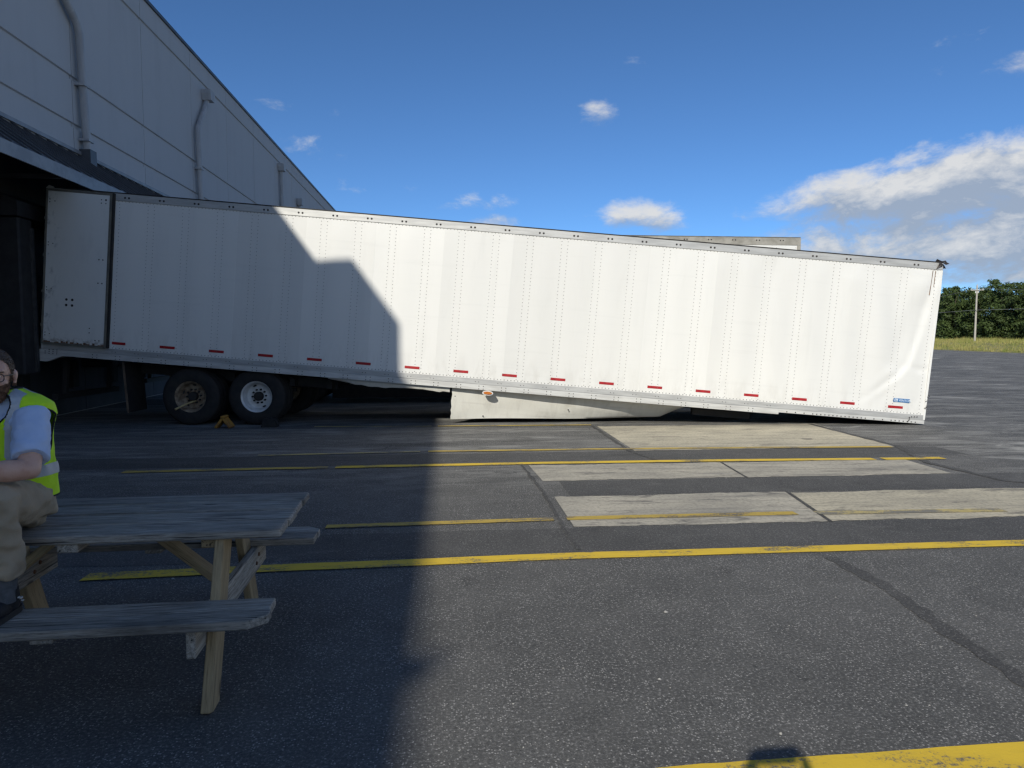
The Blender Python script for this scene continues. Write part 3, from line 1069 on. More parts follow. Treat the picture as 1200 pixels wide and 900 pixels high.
def wheel(root, x, y, z, sgn, rim_mat):
    """one dual wheel: sgn -1 faces the near side"""
    M = frame((x, y, z), (1, 0, 0), (0, 0, 1), (0, sgn, 0)) if sgn < 0 else frame((x, y, z), (1, 0, 0), (0, 0, -1), (0, 1, 0))
    w = bpy.data.objects.new('wheel', None)
    COL.objects.link(w)
    w.parent = root
    w.matrix_local = M
    I = Matrix.Identity(4)
    mb = MB()
    for h in (0.0, -.32):
        R0, r0 = .522, .288
        prof_ = [(r0, h - .25), (r0 + .03, h - .265), (R0 - .06, h - .262), (R0 - .015, h - .235), (R0, h - .21)]
        for gx in (-.17, -.125, -.08):
            prof_ += [(R0, h + gx - .008), (R0 - .014, h + gx - .006), (R0 - .014, h + gx + .006), (R0, h + gx + .008)]
        prof_ += [(R0, h - .04), (R0 - .015, h - .015), (R0 - .06, h + .012), (R0 - .13, h + .018), (r0 + .03, h + .012), (r0, h - .002)]
        mb.lathe(prof_, I, 48)
    mb.build('tyre', RUBBER, w, 35)
    mb = MB()
    mb.lathe([(.29, -.004), (.302, .004), (.305, -.006)], I, 40)
    mb.lathe([(.29, -.004), (.281, -.015), (.262, -.03), (.258, -.06), (.245, -.10), (.238, -.145), (.225, -.172), (.20, -.182), (.145, -.178), (.13, -.172), (.10, -.170), (.0, -.170)], I, 40)
    mb.lathe([(.285, -.33), (.26, -.36), (.24, -.5), (.0, -.5)], I, 24)
    mb.build('rim', rim_mat, w, 40)
    mb = MB()
    for k in range(2 if rim_mat is RIM_W else 5):
        a = radians(-62 + 180 * k) if rim_mat is RIM_W else radians(20 + 72 * k)
        pts = []
        for q in range(12):
            b = 2 * pi * q / 12
            rr, ta = .208 + .016 * sin(b), a + .18 * cos(b)
            pts.append((rr * cos(ta), rr * sin(ta)))
        mb.prism(pts, -.185, -.1725)
    mb.build('hand_holes', BLACKM, w, kind='stuff')
    mb = MB()
    mb.lathe([(.083, -.172), (.083, -.09), (.075, -.075), (.03, -.072), (.0, -.072)], I, 24)
    mb.build('hub', BLACKM, w, 35)
    mb = MB()
    for k in range(10):
        a = 2 * pi * k / 10 + .15
        mb.cyl((.125 * cos(a), .125 * sin(a), -.176), (.125 * cos(a), .125 * sin(a), -.130), .019, .016, 6)
    mb.build('lug_nuts', BLACKM, w, kind='stuff')
    return w


def trailer(root, crashed, ground_z):
    Y = W_T
    amt = 1.0 if crashed else .6
    # shell
    mb = MB()
    mb.box(.02, L_T - .04, .10, .115, .05, H_T - .02)
    mb.box(.02, L_T - .04, Y - .115, Y - .10, .05, H_T - .02)
    mb.build('lining', simple('plywood_lining', (.30, .22, .13), None, 5, .8) if 'plywood_lining' not in MATS else MATS['plywood_lining'], root)
    mb = MB(); mb.box(.02, L_T - .04, .117, Y - .117, .05, .10); mb.build('deck', MATS['plywood_lining'], root)
    mb = MB(); mb.box(0, L_T - .01, .02, Y - .02, H_T - .016, H_T + .006); mb.build('roof', ALU_LO, root)
    mb = MB(); mb.box(L_T - .035, L_T, .03, Y - .03, 0.0, H_T - .02, None, .008); mb.build('nose_wall', WHITE, root)
    # side sheets, each lapped on the next
    x_edges = [.0] + [.9 + 1.24 * i for i in range(13)] + [L_T - .005]
    for side in (0, 1):
        for i, (xa, xb) in enumerate(zip(x_edges, x_edges[1:])):
            if xb - xa < .05:
                continue
            nx, nz = max(4, int((xb - xa) / (.045 if (crashed and side == 0 and xa > 12) else .10))), (60 if (crashed and side == 0 and xa > 12) else 22)
            lap = .0015 * (i % 2)
            vs, fs = [], []
            za, zb = .155, 2.825
            for a in range(nx + 1):
                for b in range(nz + 1):
                    x = xa + (xb - xa + .01) * a / nx
                    z = za + (zb - za) * b / nz
                    d = wave(x, z, amt, crashed) + lap
                    vs.append((x, d if side == 0 else Y - d, z))
            k = nz + 1
            for a in range(nx):
                for b in range(nz):
                    fs.append((a * k + b, (a + 1) * k + b, (a + 1) * k + b + 1, a * k + b + 1))
            # turn the two visible end edges inward so each sheet has thickness
            for a in (0, nx):
                j = len(vs)
                for b in range(nz + 1):
                    p = vs[a * k + b]
                    vs.append((p[0], p[1] + (.012 if side == 0 else -.012), p[2]))
                for b in range(nz):
                    fs.append((a * k + b, a * k + b + 1, j + b + 1, j + b))
            mb = MB(); mb.add(vs, fs)
            mb.build('side_panel', WHITE, root, 60)
    # rivets up both sides of every post
    mb = MB()
    for kx in range(26):
        for dx in (0, .112):
            x = .537 + .62 * kx + dx
            if x > L_T - .06 or (crashed and x < 1.22):
                continue
            z = .20
            while z < 2.80:
                hexcap(mb, V((x, wave(x, z, amt, crashed) - .0005, z)), V((0, -1, 0)), .0080, .0055)
                z += .064
    x = 1.25
    while x < L_T - .05:
        hexcap(mb, V((x, -.0005, .178)), V((0, -1, 0)), .0105, .006)
        hexcap(mb, V((x, -.0005, 2.806)), V((0, -1, 0)), .0075, .005)
        x += .062
    mb.build('rivets', RIVET, root, None, kind='stuff')
    # rails
    tr_mat = ALU if crashed else TOPRAIL_OLD
    ztop0 = 2.818 if crashed else 2.76
    for side in (0, 1):
        ys = lambda a, b: (a, b) if side == 0 else (Y - b, Y - a)
        mb = MB()
        a, b = ys(-.012, .03); mb.box(.0 if not crashed else 1.17, L_T, a, b, ztop0, H_T, None, .004)
        mb.build('top_rail', tr_mat, root)
        mb = MB()
        a, b = ys(-.016, .05); mb.box(0.0, L_T, a, b, H_T + .002, H_T + .018)
        mb.build('roof_edge', GASKET if not crashed else BLACKM, root)
        mb = MB()
        a, b = ys(-.008, .03); mb.box(.0, L_T, a, b, .066, .160, None, .003)
        mb.build('bottom_rail', ALU, root)
        mb = MB()
        a, b = ys(-.022, .04)
        mb.box(.0, 13.45, a, b, -.040, .063, None, .004)
        mb.build('lower_rail', ALU_LO, root)
        mb = MB()
        a, b = ys(-.014, .04); mb.box(13.452, L_T, a, b, -.004, .064, None, .003)
        mb.build('coupler_rail', ALU_LO, root)
    mb = MB()
    x = 1.4
    while x < L_T - .1:
        for dx in (-.035, .035):
            hexcap(mb, V((x + dx, -.0125, 2.875)), V((0, -1, 0)), .020, .008)
        x += .62
    x = 13.6
    while x < L_T - .12:
        hexcap(mb, V((x, -.0145, .018)), V((0, -1, 0)), .013, .006)
        x += .075 if int(x * 2) % 3 else .16
    x = .95
    while x < 13.3:
        for dx in (-.04, .04):
            for dz in (.0, .05):
                hexcap(mb, V((x + dx, -.0225, -.02 + dz)), V((0, -1, 0)), .0095, .005)
        hexcap(mb, V((x + .3, -.0085, .105)), V((0, -1, 0)), .008, .004)
        hexcap(mb, V((x + .36, -.0085, .105)), V((0, -1, 0)), .008, .004)
        x += .413
    mb.build('bolts', BOLT, root, None, kind='stuff')
    # corner posts and nose trim
    for yy in (0, Y):
        mb = MB()
        a, b = (-.010, .05) if yy == 0 else (Y - .05, Y + .010)
        mb.box(L_T - .085 if not crashed else L_T - .03, L_T + .012, a, b, .066 if not crashed else .07, H_T - (.0 if not crashed else .13), None, .006)
        mb.build('corner_post', TOPRAIL_OLD if not crashed else WHITE, root)
        mb = MB()
        a, b = (-.006, .06) if yy == 0 else (Y - .06, Y + .006)
        mb.box(-.04, .0, a, b, -.02, H_T, None, .005)
        mb.build('rear_post', ALU, root)
    mb = MB(); mb.box(-.04, .0, .062, Y - .062, H_T - .14, H_T); mb.build('rear_header', ALU, root)
    mb = MB(); mb.box(-.05, .0, .062, Y - .062, -.12, .06); mb.build('rear_sill', ALU, root)
    for yy in (0, Y):
        mb = MB()
        a, b = (-.026, .07) if yy == 0 else (Y - .07, Y + .026)
        mb.prism([(-.055, -.16), (.10, -.16), (.36, -.045), (.36, .055), (-.055, .055)], a, b, frame((0, 0, 0), (1, 0, 0), (0, 0, 1), (0, 1, 0)))
        mb.build('rear_corner', ALU_LO, root)
        mb = MB()
        for q in range(4):
            for w_ in range(2 + (q > 0)):
                hexcap(mb, V((.06 + .07 * q, a if yy == 0 else b, -.01 + .035 * w_)), V((0, -1 if yy == 0 else 1, 0)), .011, .006)
        mb.build('corner_bolts', BOLT, root)
    # reflective tape
    for i in range(17):
        x = 1.3476 + .8902 * i
        a = x - .135 if i or not crashed else 1.24
        b = x + .135
        mb = MB()
        yw = wave(x, .268, amt, crashed)
        mb.box(a, b, yw - .004, yw + .012, .245, .292)
        mb.build('reflective_tape', REDT, root)
    # running gear
    wz = [-.605, -.507] if crashed else [ground_z + .524, ground_z + .524]
    for k, x in enumerate((2.668, 3.872)):
        mb = MB(); mb.cyl((x, .5, wz[k]), (x, Y - .5, wz[k]), .07, .07, 14); mb.build('axle', BLACKM, root, 40)
        wheel(root, x, .075, wz[k], -1, (RIM_R if k == 0 else RIM_W) if crashed else RIM_W)
        wheel(root, x, Y - .075, wz[k], 1, RIM_R if crashed else RIM_W)
        mb = MB()
        for yy in (.85, Y - .85):
            mb.box(x - .5, x + .5, yy - .05, yy + .05, wz[k] + .08, wz[k] + .15)
            mb.cyl((x + .1, yy, wz[k] + .15), (x + .1, yy, -.30), .13, .13, 12)
        mb.build('suspension', BLACKM, root, 40)
    mb = MB()
    for yy in (.72, Y - .72):
        mb.box(1.2, 5.2, yy - .05, yy + .05, -.30, -.12)
    for x in (1.4, 2.3, 3.27, 4.4, 5.1):
        mb.box(x - .05, x + .05, .45, Y - .45, -.29, -.13)
    mb.build('slider_frame', BLACKM, root)
    mb = MB()
    x = .3
    while x < L_T - .3:
        mb.box(x - .03, x + .03, .06, Y - .06, -.034 if x < 13.2 else .004, .045)
        x += .31
    mb.build('crossmembers', BLACKM, root, None, kind='stuff')
    for yy in (.08, Y - .75):
        mb = MB()
        if crashed:
            Mf = Matrix.Translation((1.42, 0, -.08)) @ Matrix.Rotation(radians(-8.5), 4, 'Y')
            mb.box(-.008, .008, yy, yy + .66, -.92, 0, Mf)
        else:
            mb.box(1.75, 1.766, yy, yy + .66, ground_z + .25, -.1)
        mb.build('mud_flap', RUBBER, root)
        mb = MB()
        if crashed:
            mb.box(-.018, .018, yy - .022, yy - .003, -.92, .02, Mf)
            mb.build('flap_bracket', FLAP, root)
    mb = MB()
    gz_ = ground_z + .62 if not crashed else -.78
    for yy in (.55, Y - .55):
        mb.box(.06, .14, yy - .04, yy + .04, gz_, -.12)
    mb.box(.05, .15, .25, Y - .25, gz_ - .10, gz_)
    mb.build('underride_guard', BLACKM, root)


# --- the collapsed trailer
o1 = V((-7.3069, 13.6021, 1.3465))
yw1, ti1 = -.0833, .0821
ux = V((cos(yw1) * cos(ti1), sin(yw1) * cos(ti1), -sin(ti1)))
uz = V((cos(yw1) * sin(ti1), sin(yw1) * sin(ti1), cos(ti1)))
un = uz.cross(ux)
M1 = frame(o1, ux, un, uz)
tr1 = thing('semi_trailer', 'white box semi-trailer collapsed nose-down onto the asphalt with its rear at the dock', 'semi-trailer', M=M1)
trailer(tr1, True, None)
# swung-open rear door folded flat against the side
dr = bpy.data.objects.new('swing_door', None); COL.objects.link(dr); dr.parent = tr1
mb = MB(); mb.box(.035, 1.125, -.068, -.030, .20, 2.885, None, .003); mb.build('door_skin', DOORW, dr)
mb = MB()
for (a, b, c, d) in ((.0, .033, .165, 2.925), (1.127, 1.165, .165, 2.925)):
    mb.box(a, b, -.075, -.024, c, d, None, .003)
mb.box(.034, 1.126, -.073, -.026, .168, .198); mb.box(.034, 1.126, -.073, -.026, 2.887, 2.922)
mb.build('door_frame', GASKET, dr)
mb = MB(); mb.box(1.168, 1.20, -.06, -.013, .17, 2.93); mb.build('door_seal', BLACKM, dr)
mb = MB()
for (x, z, r) in [(.43, .985, .024), (.535, .985, .024), (.43, .885, .024), (.535, .885, .024), (.07, 2.74, .011), (.07, 2.69, .011), (.16, 2.71, .011), (.98, 2.80, .011),
                  (1.06, 2.80, .018), (.98, 2.74, .011), (1.06, 2.74, .011), (.07, 1.98, .010), (.07, 1.93, .010), (.15, 1.96, .010), (.07, 1.18, .010), (.07, 1.13, .010), (.15, 1.16, .010),
                  (.98, 1.74, .013), (1.05, 1.74, .013), (.98, 1.32, .013), (1.05, 1.32, .013), (.07, .37, .010), (.07, .32, .010), (.15, .35, .010), (.86, .50, .011), (.86, .42, .011),
                  (.97, .29, .012), (1.04, .29, .012)]:
    hexcap(mb, V((x, -.0685, z)), V((0, -1, 0)), r, .006, 10)
mb.build('bolt_heads', BOLT, dr)
mb = MB()
x = .05
while x < 1.1:
    mb.box(x, x + rnd(.02, .07), -.0745, -.068, .198, .198 + rnd(.01, .035))
    x += rnd(.04, .12)
mb.build('rust_edge', RUST, dr)
mb = MB()
for z in (.5, 1.1, 1.75, 2.4):
    mb.box(-.012, .03, -.083, -.076, z - .025, z + .025, None, .002)
mb.build('hinge', GASKET, dr)
mb = MB()
mb.add([(-.02, -.06, 2.93), (.10, -.05, 2.935), (.02, -.03, 2.99), (.13, .0, 2.955), (-.03, .0, 2.96)], [(0, 1, 2), (1, 3, 2), (0, 2, 4)])
mb.build('torn_cap', ALU_LO, dr)
# crumpled side skirts
def skirt_pts(side):
    """rows of (x, y, z) in trailer space: top row to bottom row"""
    cols = []
    for i in range(41):
        f = i / 40
        x = 7.44 + (11.98 - 7.44) * f
        top_y = .10 + .22 * f
        bot_y = .26 + .34 * f
        zb = -(o1.z + ux.z * x) / uz.z + .085 + .01 * sin(f * 9)
        zt = -.05
        # the front end is cut on a slant
        if x > 11.40:
            zb = zb + (zt - zb) * min(1, (x - 11.40) / .58)
        col = []
        for j in range(11):
            h = j / 10
            z = zt + (zb - zt) * h
            yv = top_y + (bot_y - top_y) * h ** 1.4 + .02 * sin(h * pi) * sin(f * 7) + .012 * mnoise.noise(V((x * 2, h * 2, 3)))
            jag = .02 * mnoise.noise(V((h * 9, 3, 3))) if i == 0 else 0
            col.append((x + jag, yv, z))
        cols.append(col)
    return cols


for side in (0, 1):
    cols = skirt_pts(side)
    mb = MB()
    split = 20
    for (a, b) in ((0, split), (split, 40)):
        mb = MB()
        k = 11
        vs = []
        for th in (0, .012):
            for c in cols[a:b + 1]:
                for p in c:
                    vs.append((p[0], p[1] + th if side == 0 else W_T - p[1] - th, p[2]))
        n = (b - a + 1)
        fs = []
        for i in range(n - 1):
            for j in range(k - 1):
                q = (i * k + j, (i + 1) * k + j, (i + 1) * k + j + 1, i * k + j + 1)
                fs.append(q); fs.append(tuple(w_ + n * k for w_ in reversed(q)))
        for i in range(n - 1):
            for j in (0, k - 1):
                fs.append((i * k + j, (i + 1) * k + j, n * k + (i + 1) * k + j, n * k + i * k + j))
        for i in (0, n - 1):
            for j in range(k - 1):
                fs.append((i * k + j, i * k + j + 1, n * k + i * k + j + 1, n * k + i * k + j))
        mb.add(vs, fs)
        mb.build('side_skirt', WHITE_SKIRT, tr1, 50)
# torn upper strip of the skirt left hanging under the rail
vs, fs = [], []
N = 36
for i in range(N + 1):
    f = i / N
    x = 5.16 + (7.40 - 5.16) * f
    zb = -.085 - .055 * min(1, f * 2.2) + .020 * sin(f * 8 + 2.2) + (.012 * mnoise.noise(V((f * 16, 1, 2)))) + (.02 if f > .93 else 0)
    for th in (0, .01):
        for (z, yy) in ((-.052, .05), ((zb - .05) / 2, .06), (zb, .085)):
            vs.append((x, yy + th, z))
for i in range(N):
    for j in range(2):
        q = (i * 6 + j, (i + 1) * 6 + j, (i + 1) * 6 + j + 1, i * 6 + j + 1)
        fs.append(q); fs.append(tuple(w_ + 3 for w_ in reversed(q)))
    fs.append((i * 6 + 2, (i + 1) * 6 + 2, (i + 1) * 6 + 5, i * 6 + 5))
mb = MB(); mb.add(vs, fs); mb.build('torn_skirt_strip', WHITE_SKIRT, tr1, 50)
mb = MB(); mb.box(5.18, 7.4, .03, .045, -.064, -.042); mb.build('skirt_channel', ALU, tr1)
mb = MB()
for (x, z) in ((7.50, -.20), (7.53, -.56), (8.04, -.545), (9.62, -.30)):
    hexcap(mb, V((x, .135 if z > -.3 else .262, z)), V((0, -1, 0)), .014, .008, 8)
mb.build('skirt_bolts', BOLT, tr1)
# amber marker lamp
lm = MB(); lm.prism([(.10 * cos(a) * (1.0 if abs(cos(a)) < .9 else 1.0), .043 * sin(a)) for a in [2 * pi * k / 20 for k in range(20)]], -.05, .02,
                    frame((8.10, 0, -.083), (1, 0, 0), (0, 0, 1), (0, 1, 0)))
lm = lm.build('marker_lamp', WHITE, tr1, 40)
mb = MB(); mb.prism([(.078 * cos(a), .026 * sin(a)) for a in [2 * pi * k / 20 for k in range(20)]], -.068, -.051, frame((8.10, 0, -.080), (1, 0, 0), (0, 0, 1), (0, 1, 0)))
mb.build('lens', AMBER, lm, 40)
# maker's sticker
yw = wave(15.68, .395, 1, True)
yw = min(wave(15.54, .36, 1, True), wave(15.82, .42, 1, True), yw)
mb = MB(); mb.box(15.535, 15.832, yw - .006, yw + .01, .364, .432); st = mb.build('sticker', BLUE, tr1)
cu = bpy.data.curves.new('lettering', 'FONT'); cu.body = 'VENTON'; cu.size = .056; cu.extrude = .001; cu.align_x = 'LEFT'
tmp = bpy.data.objects.new('lettering_tmp', cu); COL.objects.link(tmp)
bpy.context.view_layer.update()
me = bpy.data.meshes.new_from_object(tmp.evaluated_get(bpy.context.evaluated_depsgraph_get()))
bpy.data.objects.remove(tmp)
me.materials.append(STWHITE)
link('lettering', me, st, frame((15.625, yw - .0078, .379), (1.02, 0, 0), (0, 0, 1), (0, -1, 0)))
mb = MB(); mb.box(15.55, 15.607, yw - .0085, yw - .007, .374, .423); mb.build('emblem', STWHITE, st)
mb = MB(); mb.box(15.562, 15.580, yw - .0095, yw - .0087, .383, .414); mb.box(15.585, 15.598, yw - .0095, yw - .0087, .383, .398); mb.build('emblem_mark', BLUE, st)
# torn metal at the top nose corner and along the split nose edge
mb = MB()
for i in range(16):
    c = V((L_T + rnd(-.10, .03), rnd(-.03, .10), H_T + rnd(-.10, .045)))
    q = [c + V((rnd(-.09, .09), rnd(-.05, .05), rnd(-.05, .05))) for _ in range(4)]
    mb.add(q, [(0, 1, 2), (0, 2, 3), (0, 1, 3), (1, 2, 3)])
mb.build('torn_corner', BOLT, tr1)
mb = MB()
for i in range(9):
    c = V((L_T + rnd(-.015, .02), -.012, .55 - i * .035 + rnd(-.01, .01)))
    q = [c + V((rnd(-.03, .03), rnd(-.015, .015), rnd(-.03, .03))) for _ in range(4)]
    mb.add(q, [(0, 1, 2), (0, 2, 3), (0, 1, 3), (1, 2, 3)])
for (x, z) in ((15.86, .10), (15.865, .07), (15.855, .045), (15.84, .02), (15.9, .115), (15.95, .118), (16.0, .12)):
    hexcap(mb, V((x, -.0235, z)), V((0, -1, 0)), .012, .005)
mb.build('split_edge', BOLT, tr1)
mb = MB(); mb.tube([(15.98, -.004, 2.80), (15.972, -.004, 2.55), (15.965, -.003, 2.35)], .006, 6); mb.tube([(16.03, -.004, 2.80), (16.025, -.004, 2.50)], .005, 6)
mb.build('rust_streak', RUST, tr1)
# landing gear folded back under the nose
mb = MB()
for yy in (.55, W_T - .55):
    mb.box(12.0, 13.1, yy - .07, yy + .07, -.22, -.10)
mb.box(12.3, 12.4, .55, W_T - .55, -.20, -.12)
mb.build('landing_gear', BLACKM, tr1)

# --- the trailer parked in the next dock
M2 = Matrix.Translation((-7.28, 17.35, 1.15))
tr2 = thing('semi_trailer', 'level white semi-trailer with brown-stained top rail parked behind the collapsed one', 'semi-trailer', M=M2)
trailer(tr2, False, -1.15)
for yy in (.12, W_T - .13):  # skirts added in black to block light and darken the gap underneath
    mb = MB(); mb.box(4.5, 12.6, yy, yy + .012, -1.02, -.06, None, .002); mb.build('side_skirt', RUBBER, tr2)
mb = MB()
for yy in (.5, W_T - .5):
    mb.box(13.3, 13.44, yy - .07, yy + .07, -1.05, -.05)
    mb.box(13.2, 13.54, yy - .12, yy + .12, -1.149, -1.05)
mb.box(13.34, 13.40, .5, W_T - .5, -.5, -.42)
mb.build('landing_gear', BLACKM, tr2)

# chocks and a stick by the wheels
t = thing('wheel_chock', 'yellow wooden wheel chock leaning between the two tyres', 'wheel chock', (-3.97, 13.02, 0), radians(-6))
for s, mt in ((-1, CHOCKY), (1, CHOCKY)):
    mb = MB()
    mb.box(-.02, .02, -.10, .10, 0, .26, Matrix.Translation((s * .135, 0, .012)) @ Matrix.Rotation(radians(-s * 38), 4, 'Y'), .004)
    mb.build('board', mt, t)
mb = MB(); mb.box(-.05, .05, .10, .125, .05, .09); mb.build('cleat', CHOCKY, t)
t = thing('wheel_chock', 'black rubber wheel chock on the asphalt right of the white-rimmed wheel', 'wheel chock', (-3.2, 13.1, 0), radians(-3))
mb = MB(); mb.prism([(-.14, 0), (.14, 0), (.11, .13), (.02, .17), (-.09, .15)], -.09, .09, frame((0, 0, 0), (1, 0, 0), (0, 0, 1), (0, -1, 0))); mb.build('block', RUBBER, t)
mb = MB(); mb.tube([(.05, 0, .155), (.08, 0, .20), (.12, 0, .16), (.13, 0, .05)], .012, 6); mb.build('rope_loop', BLACKM, t, 50)
wc = M1 @ V((2.668, .075, -.605))
sp = thing('wooden_stick', 'pale wooden stick poking out of the rusty wheel', 'stick', tuple(wc + V((.03, -.02, -.10))))
mb = MB(); mb.tube([(.02, .15, .02), (-.10, .02, -.03), (-.235, -.115, -.105)], [.017, .018, .019], 8); mb.build('shaft', STICK, sp, 50)
mb = MB(); mb.cyl((-.235, -.115, -.105), (-.25, -.131, -.114), .021, .021, 8); mb.build('tip', STICK, sp, 50)


# ------------------------------------------------------------------ picnic table
TB = thing('picnic_table', 'weathered grey picnic table with tan wooden legs on the shaded asphalt', 'picnic table', (-.79, 3.75, 0), radians(2.0))
# local: x along the table (0 = right end, going negative), y across


def plank(name, mat, p0, p1, wdir, w, t, chamf=.004, par=TB, ends=None):
    """board from p0 to p1 along its length; wdir = width direction. ends: clipped corners (dx at +w side, right end)"""
    p0, p1 = V(p0), V(p1)
    x = (p1 - p0).normalized()
    Ld = (p1 - p0).length
    y_ = V(wdir); y_ = (y_ - x * y_.dot(x)).normalized()
    z_ = x.cross(y_)
    mb = MB()
    if ends:
        mb.prism(ends(Ld, w), -t / 2, t / 2)
    else:
        mb.box(0, Ld, -w / 2, w / 2, -t / 2, t / 2, None, chamf)
    o = link(name, mb.mesh(name, mat), par, frame(p0, x, y_, z_))
    if ends:
        bv = o.modifiers.new('edge', 'BEVEL'); bv.width = .004; bv.segments = 1
    return o


ZT = .745
for i in range(4):
    yy = -.4125 + .1035 + i * .2080
    jit = (-.004, .002, -.003, .003)[i]
    plank('tabletop_board', W_GREY, (-1.85 + jit, yy, ZT - .02), (jit, yy, ZT - .02 - (.002 if i % 2 else 0)), (0, 1, 0), .184, .04, .007)
for sgn, yc, zz in ((-1, -.612, .45), (1, .612, .452)):
    for j, (dy, clip) in enumerate(((-.068, sgn < 0), (.068, sgn > 0))):
        e0 = .0 if clip else .008
        def ends(Ld, w, clip=clip, sgn=sgn):
            a = .075 if clip else 0.0
            h = w / 2
            if not clip:
                return [(0, -h), (Ld, -h), (Ld, h), (0, h)]
            if sgn < 0:
                return [(a, -h), (Ld - a, -h), (Ld, -h + a * .9), (Ld, h), (0, h), (0, -h + a * .9)]
            return [(0, -h), (Ld, -h), (Ld, h - a * .9), (Ld - a, h), (a, h), (0, h - a * .9)]
        plank('bench_board', W_GREY, (-1.88 + e0, yc + dy, zz - .02), (.0 - e0 + (.02 if sgn > 0 else -.01), yc + dy, zz - .02), (0, 1, 0), .132, .04, .004, TB, ends)
for xa in (-.33, -1.53):
    for sgn in (-1, 1):
        p_top = V((xa - sgn * .043, sgn * .30, ZT - .045)); p_bot = V((xa - sgn * .043, sgn * .60, -.012))
        w_ = plank('leg', W_TAN, p_bot, p_top, (0, 1, 0), .14, .042)
    plank('cross_beam', W_GREY, (xa, -.69, .340), (xa, .69, .340), (0, 0, 1), .135, .04)
    plank('top_cleat', W_TAN, (xa + .0, -.36, ZT - .066), (xa + .0, .36, ZT - .066), (1, 0, 0), .09, .044)
    s = 1 if xa < -1 else -1
    plank('brace', W_TAN, (xa + s * .035, .0, .36), (xa + s * .42, .0, ZT - .06), (0, 1, 0), .088, .04)
    mb = MB()
    for sgn in (-1, 1):
        for dz in (-.03, .03):
            mb.cyl((xa + (.064 if sgn < 0 else .02), sgn * .46 + dz, .345 + dz * .6), (xa + (.071 if sgn < 0 else .027), sgn * .46 + dz, .345 + dz * .6), .012, .01, 8)
    mb.build('bolts', RUST, TB)
plank('top_cleat', W_GREY, (-.95, -.38, ZT - .062), (-.95, .38, ZT - .062), (1, 0, 0), .09, .042)
for yc in (-.612, .612):
    plank('bench_cleat', W_GREY, (-.9, yc - .12, .407), (-.9, yc + .12, .407), (1, 0, 0), .09, .04)


# ------------------------------------------------------------------ people
def ico(mb, M, sub=3):
    bm = bmesh.new()
    bmesh.ops.create_icosphere(bm, subdivisions=sub, radius=1.0)
    bm.verts.index_update()
    mb.add([M @ q.co for q in bm.verts], [[q.index for q in f.verts] for f in bm.faces])
    bm.free()


def ell(mb, c, rx, ry, rz, R=None, sub=3):
    R = R or Matrix.Identity(3)
    ico(mb, Matrix.Translation(V(c)) @ R.to_4x4() @ Matrix.Diagonal((rx, ry, rz, 1)), sub)


def cone(mb, p0, r0, p1, r1, ends=True, n=20):
    mb.cyl(p0, p1, r0, r1, n)
    if ends:
        ell(mb, p0, r0, r0, r0); ell(mb, p1, r1, r1, r1)


def limb(mb, pts, ends=True):
    for (p0, r0), (p1, r1) in zip(pts, pts[1:]):
        mb.cyl(p0, p1, r0, r1, 20)
    for i, (p, r) in enumerate(pts):
        if ends or 0 < i < len(pts) - 1 or i == 0:
            ell(mb, p, r, r, r)


def remesh(mb, voxel, mat, smooth_it=6, wr=None):
    """weld overlapping closed shapes into one continuous surface; wr(p) -> displacement along the normal"""
    me = bpy.data.meshes.new('tmp')
    me.from_pydata(mb.v, [], mb.f)
    bm = bmesh.new(); bm.from_mesh(me); bmesh.ops.recalc_face_normals(bm, faces=bm.faces[:]); bm.to_mesh(me); bm.free()
    ob = bpy.data.objects.new('tmp', me); COL.objects.link(ob)
    r = ob.modifiers.new('r', 'REMESH'); r.mode = 'VOXEL'; r.voxel_size = voxel
    if smooth_it:
        s = ob.modifiers.new('s', 'SMOOTH'); s.iterations = smooth_it; s.factor = .5
    bpy.context.view_layer.update()
    out = bpy.data.meshes.new_from_object(ob.evaluated_get(bpy.context.evaluated_depsgraph_get()))
    bpy.data.objects.remove(ob)
    if wr:
        nr = [v.normal.copy() for v in out.vertices]
        for v, n_ in zip(out.vertices, nr):
            v.co = v.co + n_ * wr(v.co)
    out.materials.clear(); out.materials.append(mat)
    out.shade_smooth()
    return out


def basis_from(fwd):
    f = V(fwd); f.z = 0; f.normalize()
    l = V((0, 0, 1)).cross(f)
    return l, f, V((0, 0, 1))


def hand(mb, wrist, d, pn, thumb_side, curl=.5, spread=.02):
    """palm + five fingers; d = direction of the hand, pn = palm normal, thumb_side = towards thumb"""
    d, pn = V(d).normalized(), V(pn).normalized()
    ts = (V(thumb_side) - d * V(thumb_side).dot(d)).normalized()
    pn = (pn - d * pn.dot(d)); pn = (pn - ts * pn.dot(ts)).normalized()
    R = Matrix((ts, d, pn)).transposed()
    c = V(wrist) + d * .05
    ell(mb, c, .041, .052, .017, R)
    for k, (off, ln, r) in enumerate(((.030, .074, .0088), (.010, .083, .0092), (-.010, .077, .0088), (-.029, .062, .0078))):
        p = V(wrist) + d * .092 + ts * off
        ang = 0.0
        dirv = d + ts * (off * spread * 12)
        for s, lf in enumerate((.45, .31, .24)):
            ang += curl * (.55, .9, .7)[s]
            q = p + (dirv.normalized() * cos(ang) + pn * sin(ang)) * ln * lf
            cone(mb, p, r * (1 - .1 * s), q, r * (.9 - .1 * s))
            p = q
    p = V(wrist) + d * .03 + ts * .034
    for s, (lf, r) in enumerate(((.042, .0115), (.030, .0098), (.024, .0085))):
        q = p + (ts * (.75 - .25 * s) + d * (.55 + .1 * s) + pn * (.35 + .25 * curl * s)).normalized() * lf
        cone(mb, p, r, q, r * .9)
        p = q


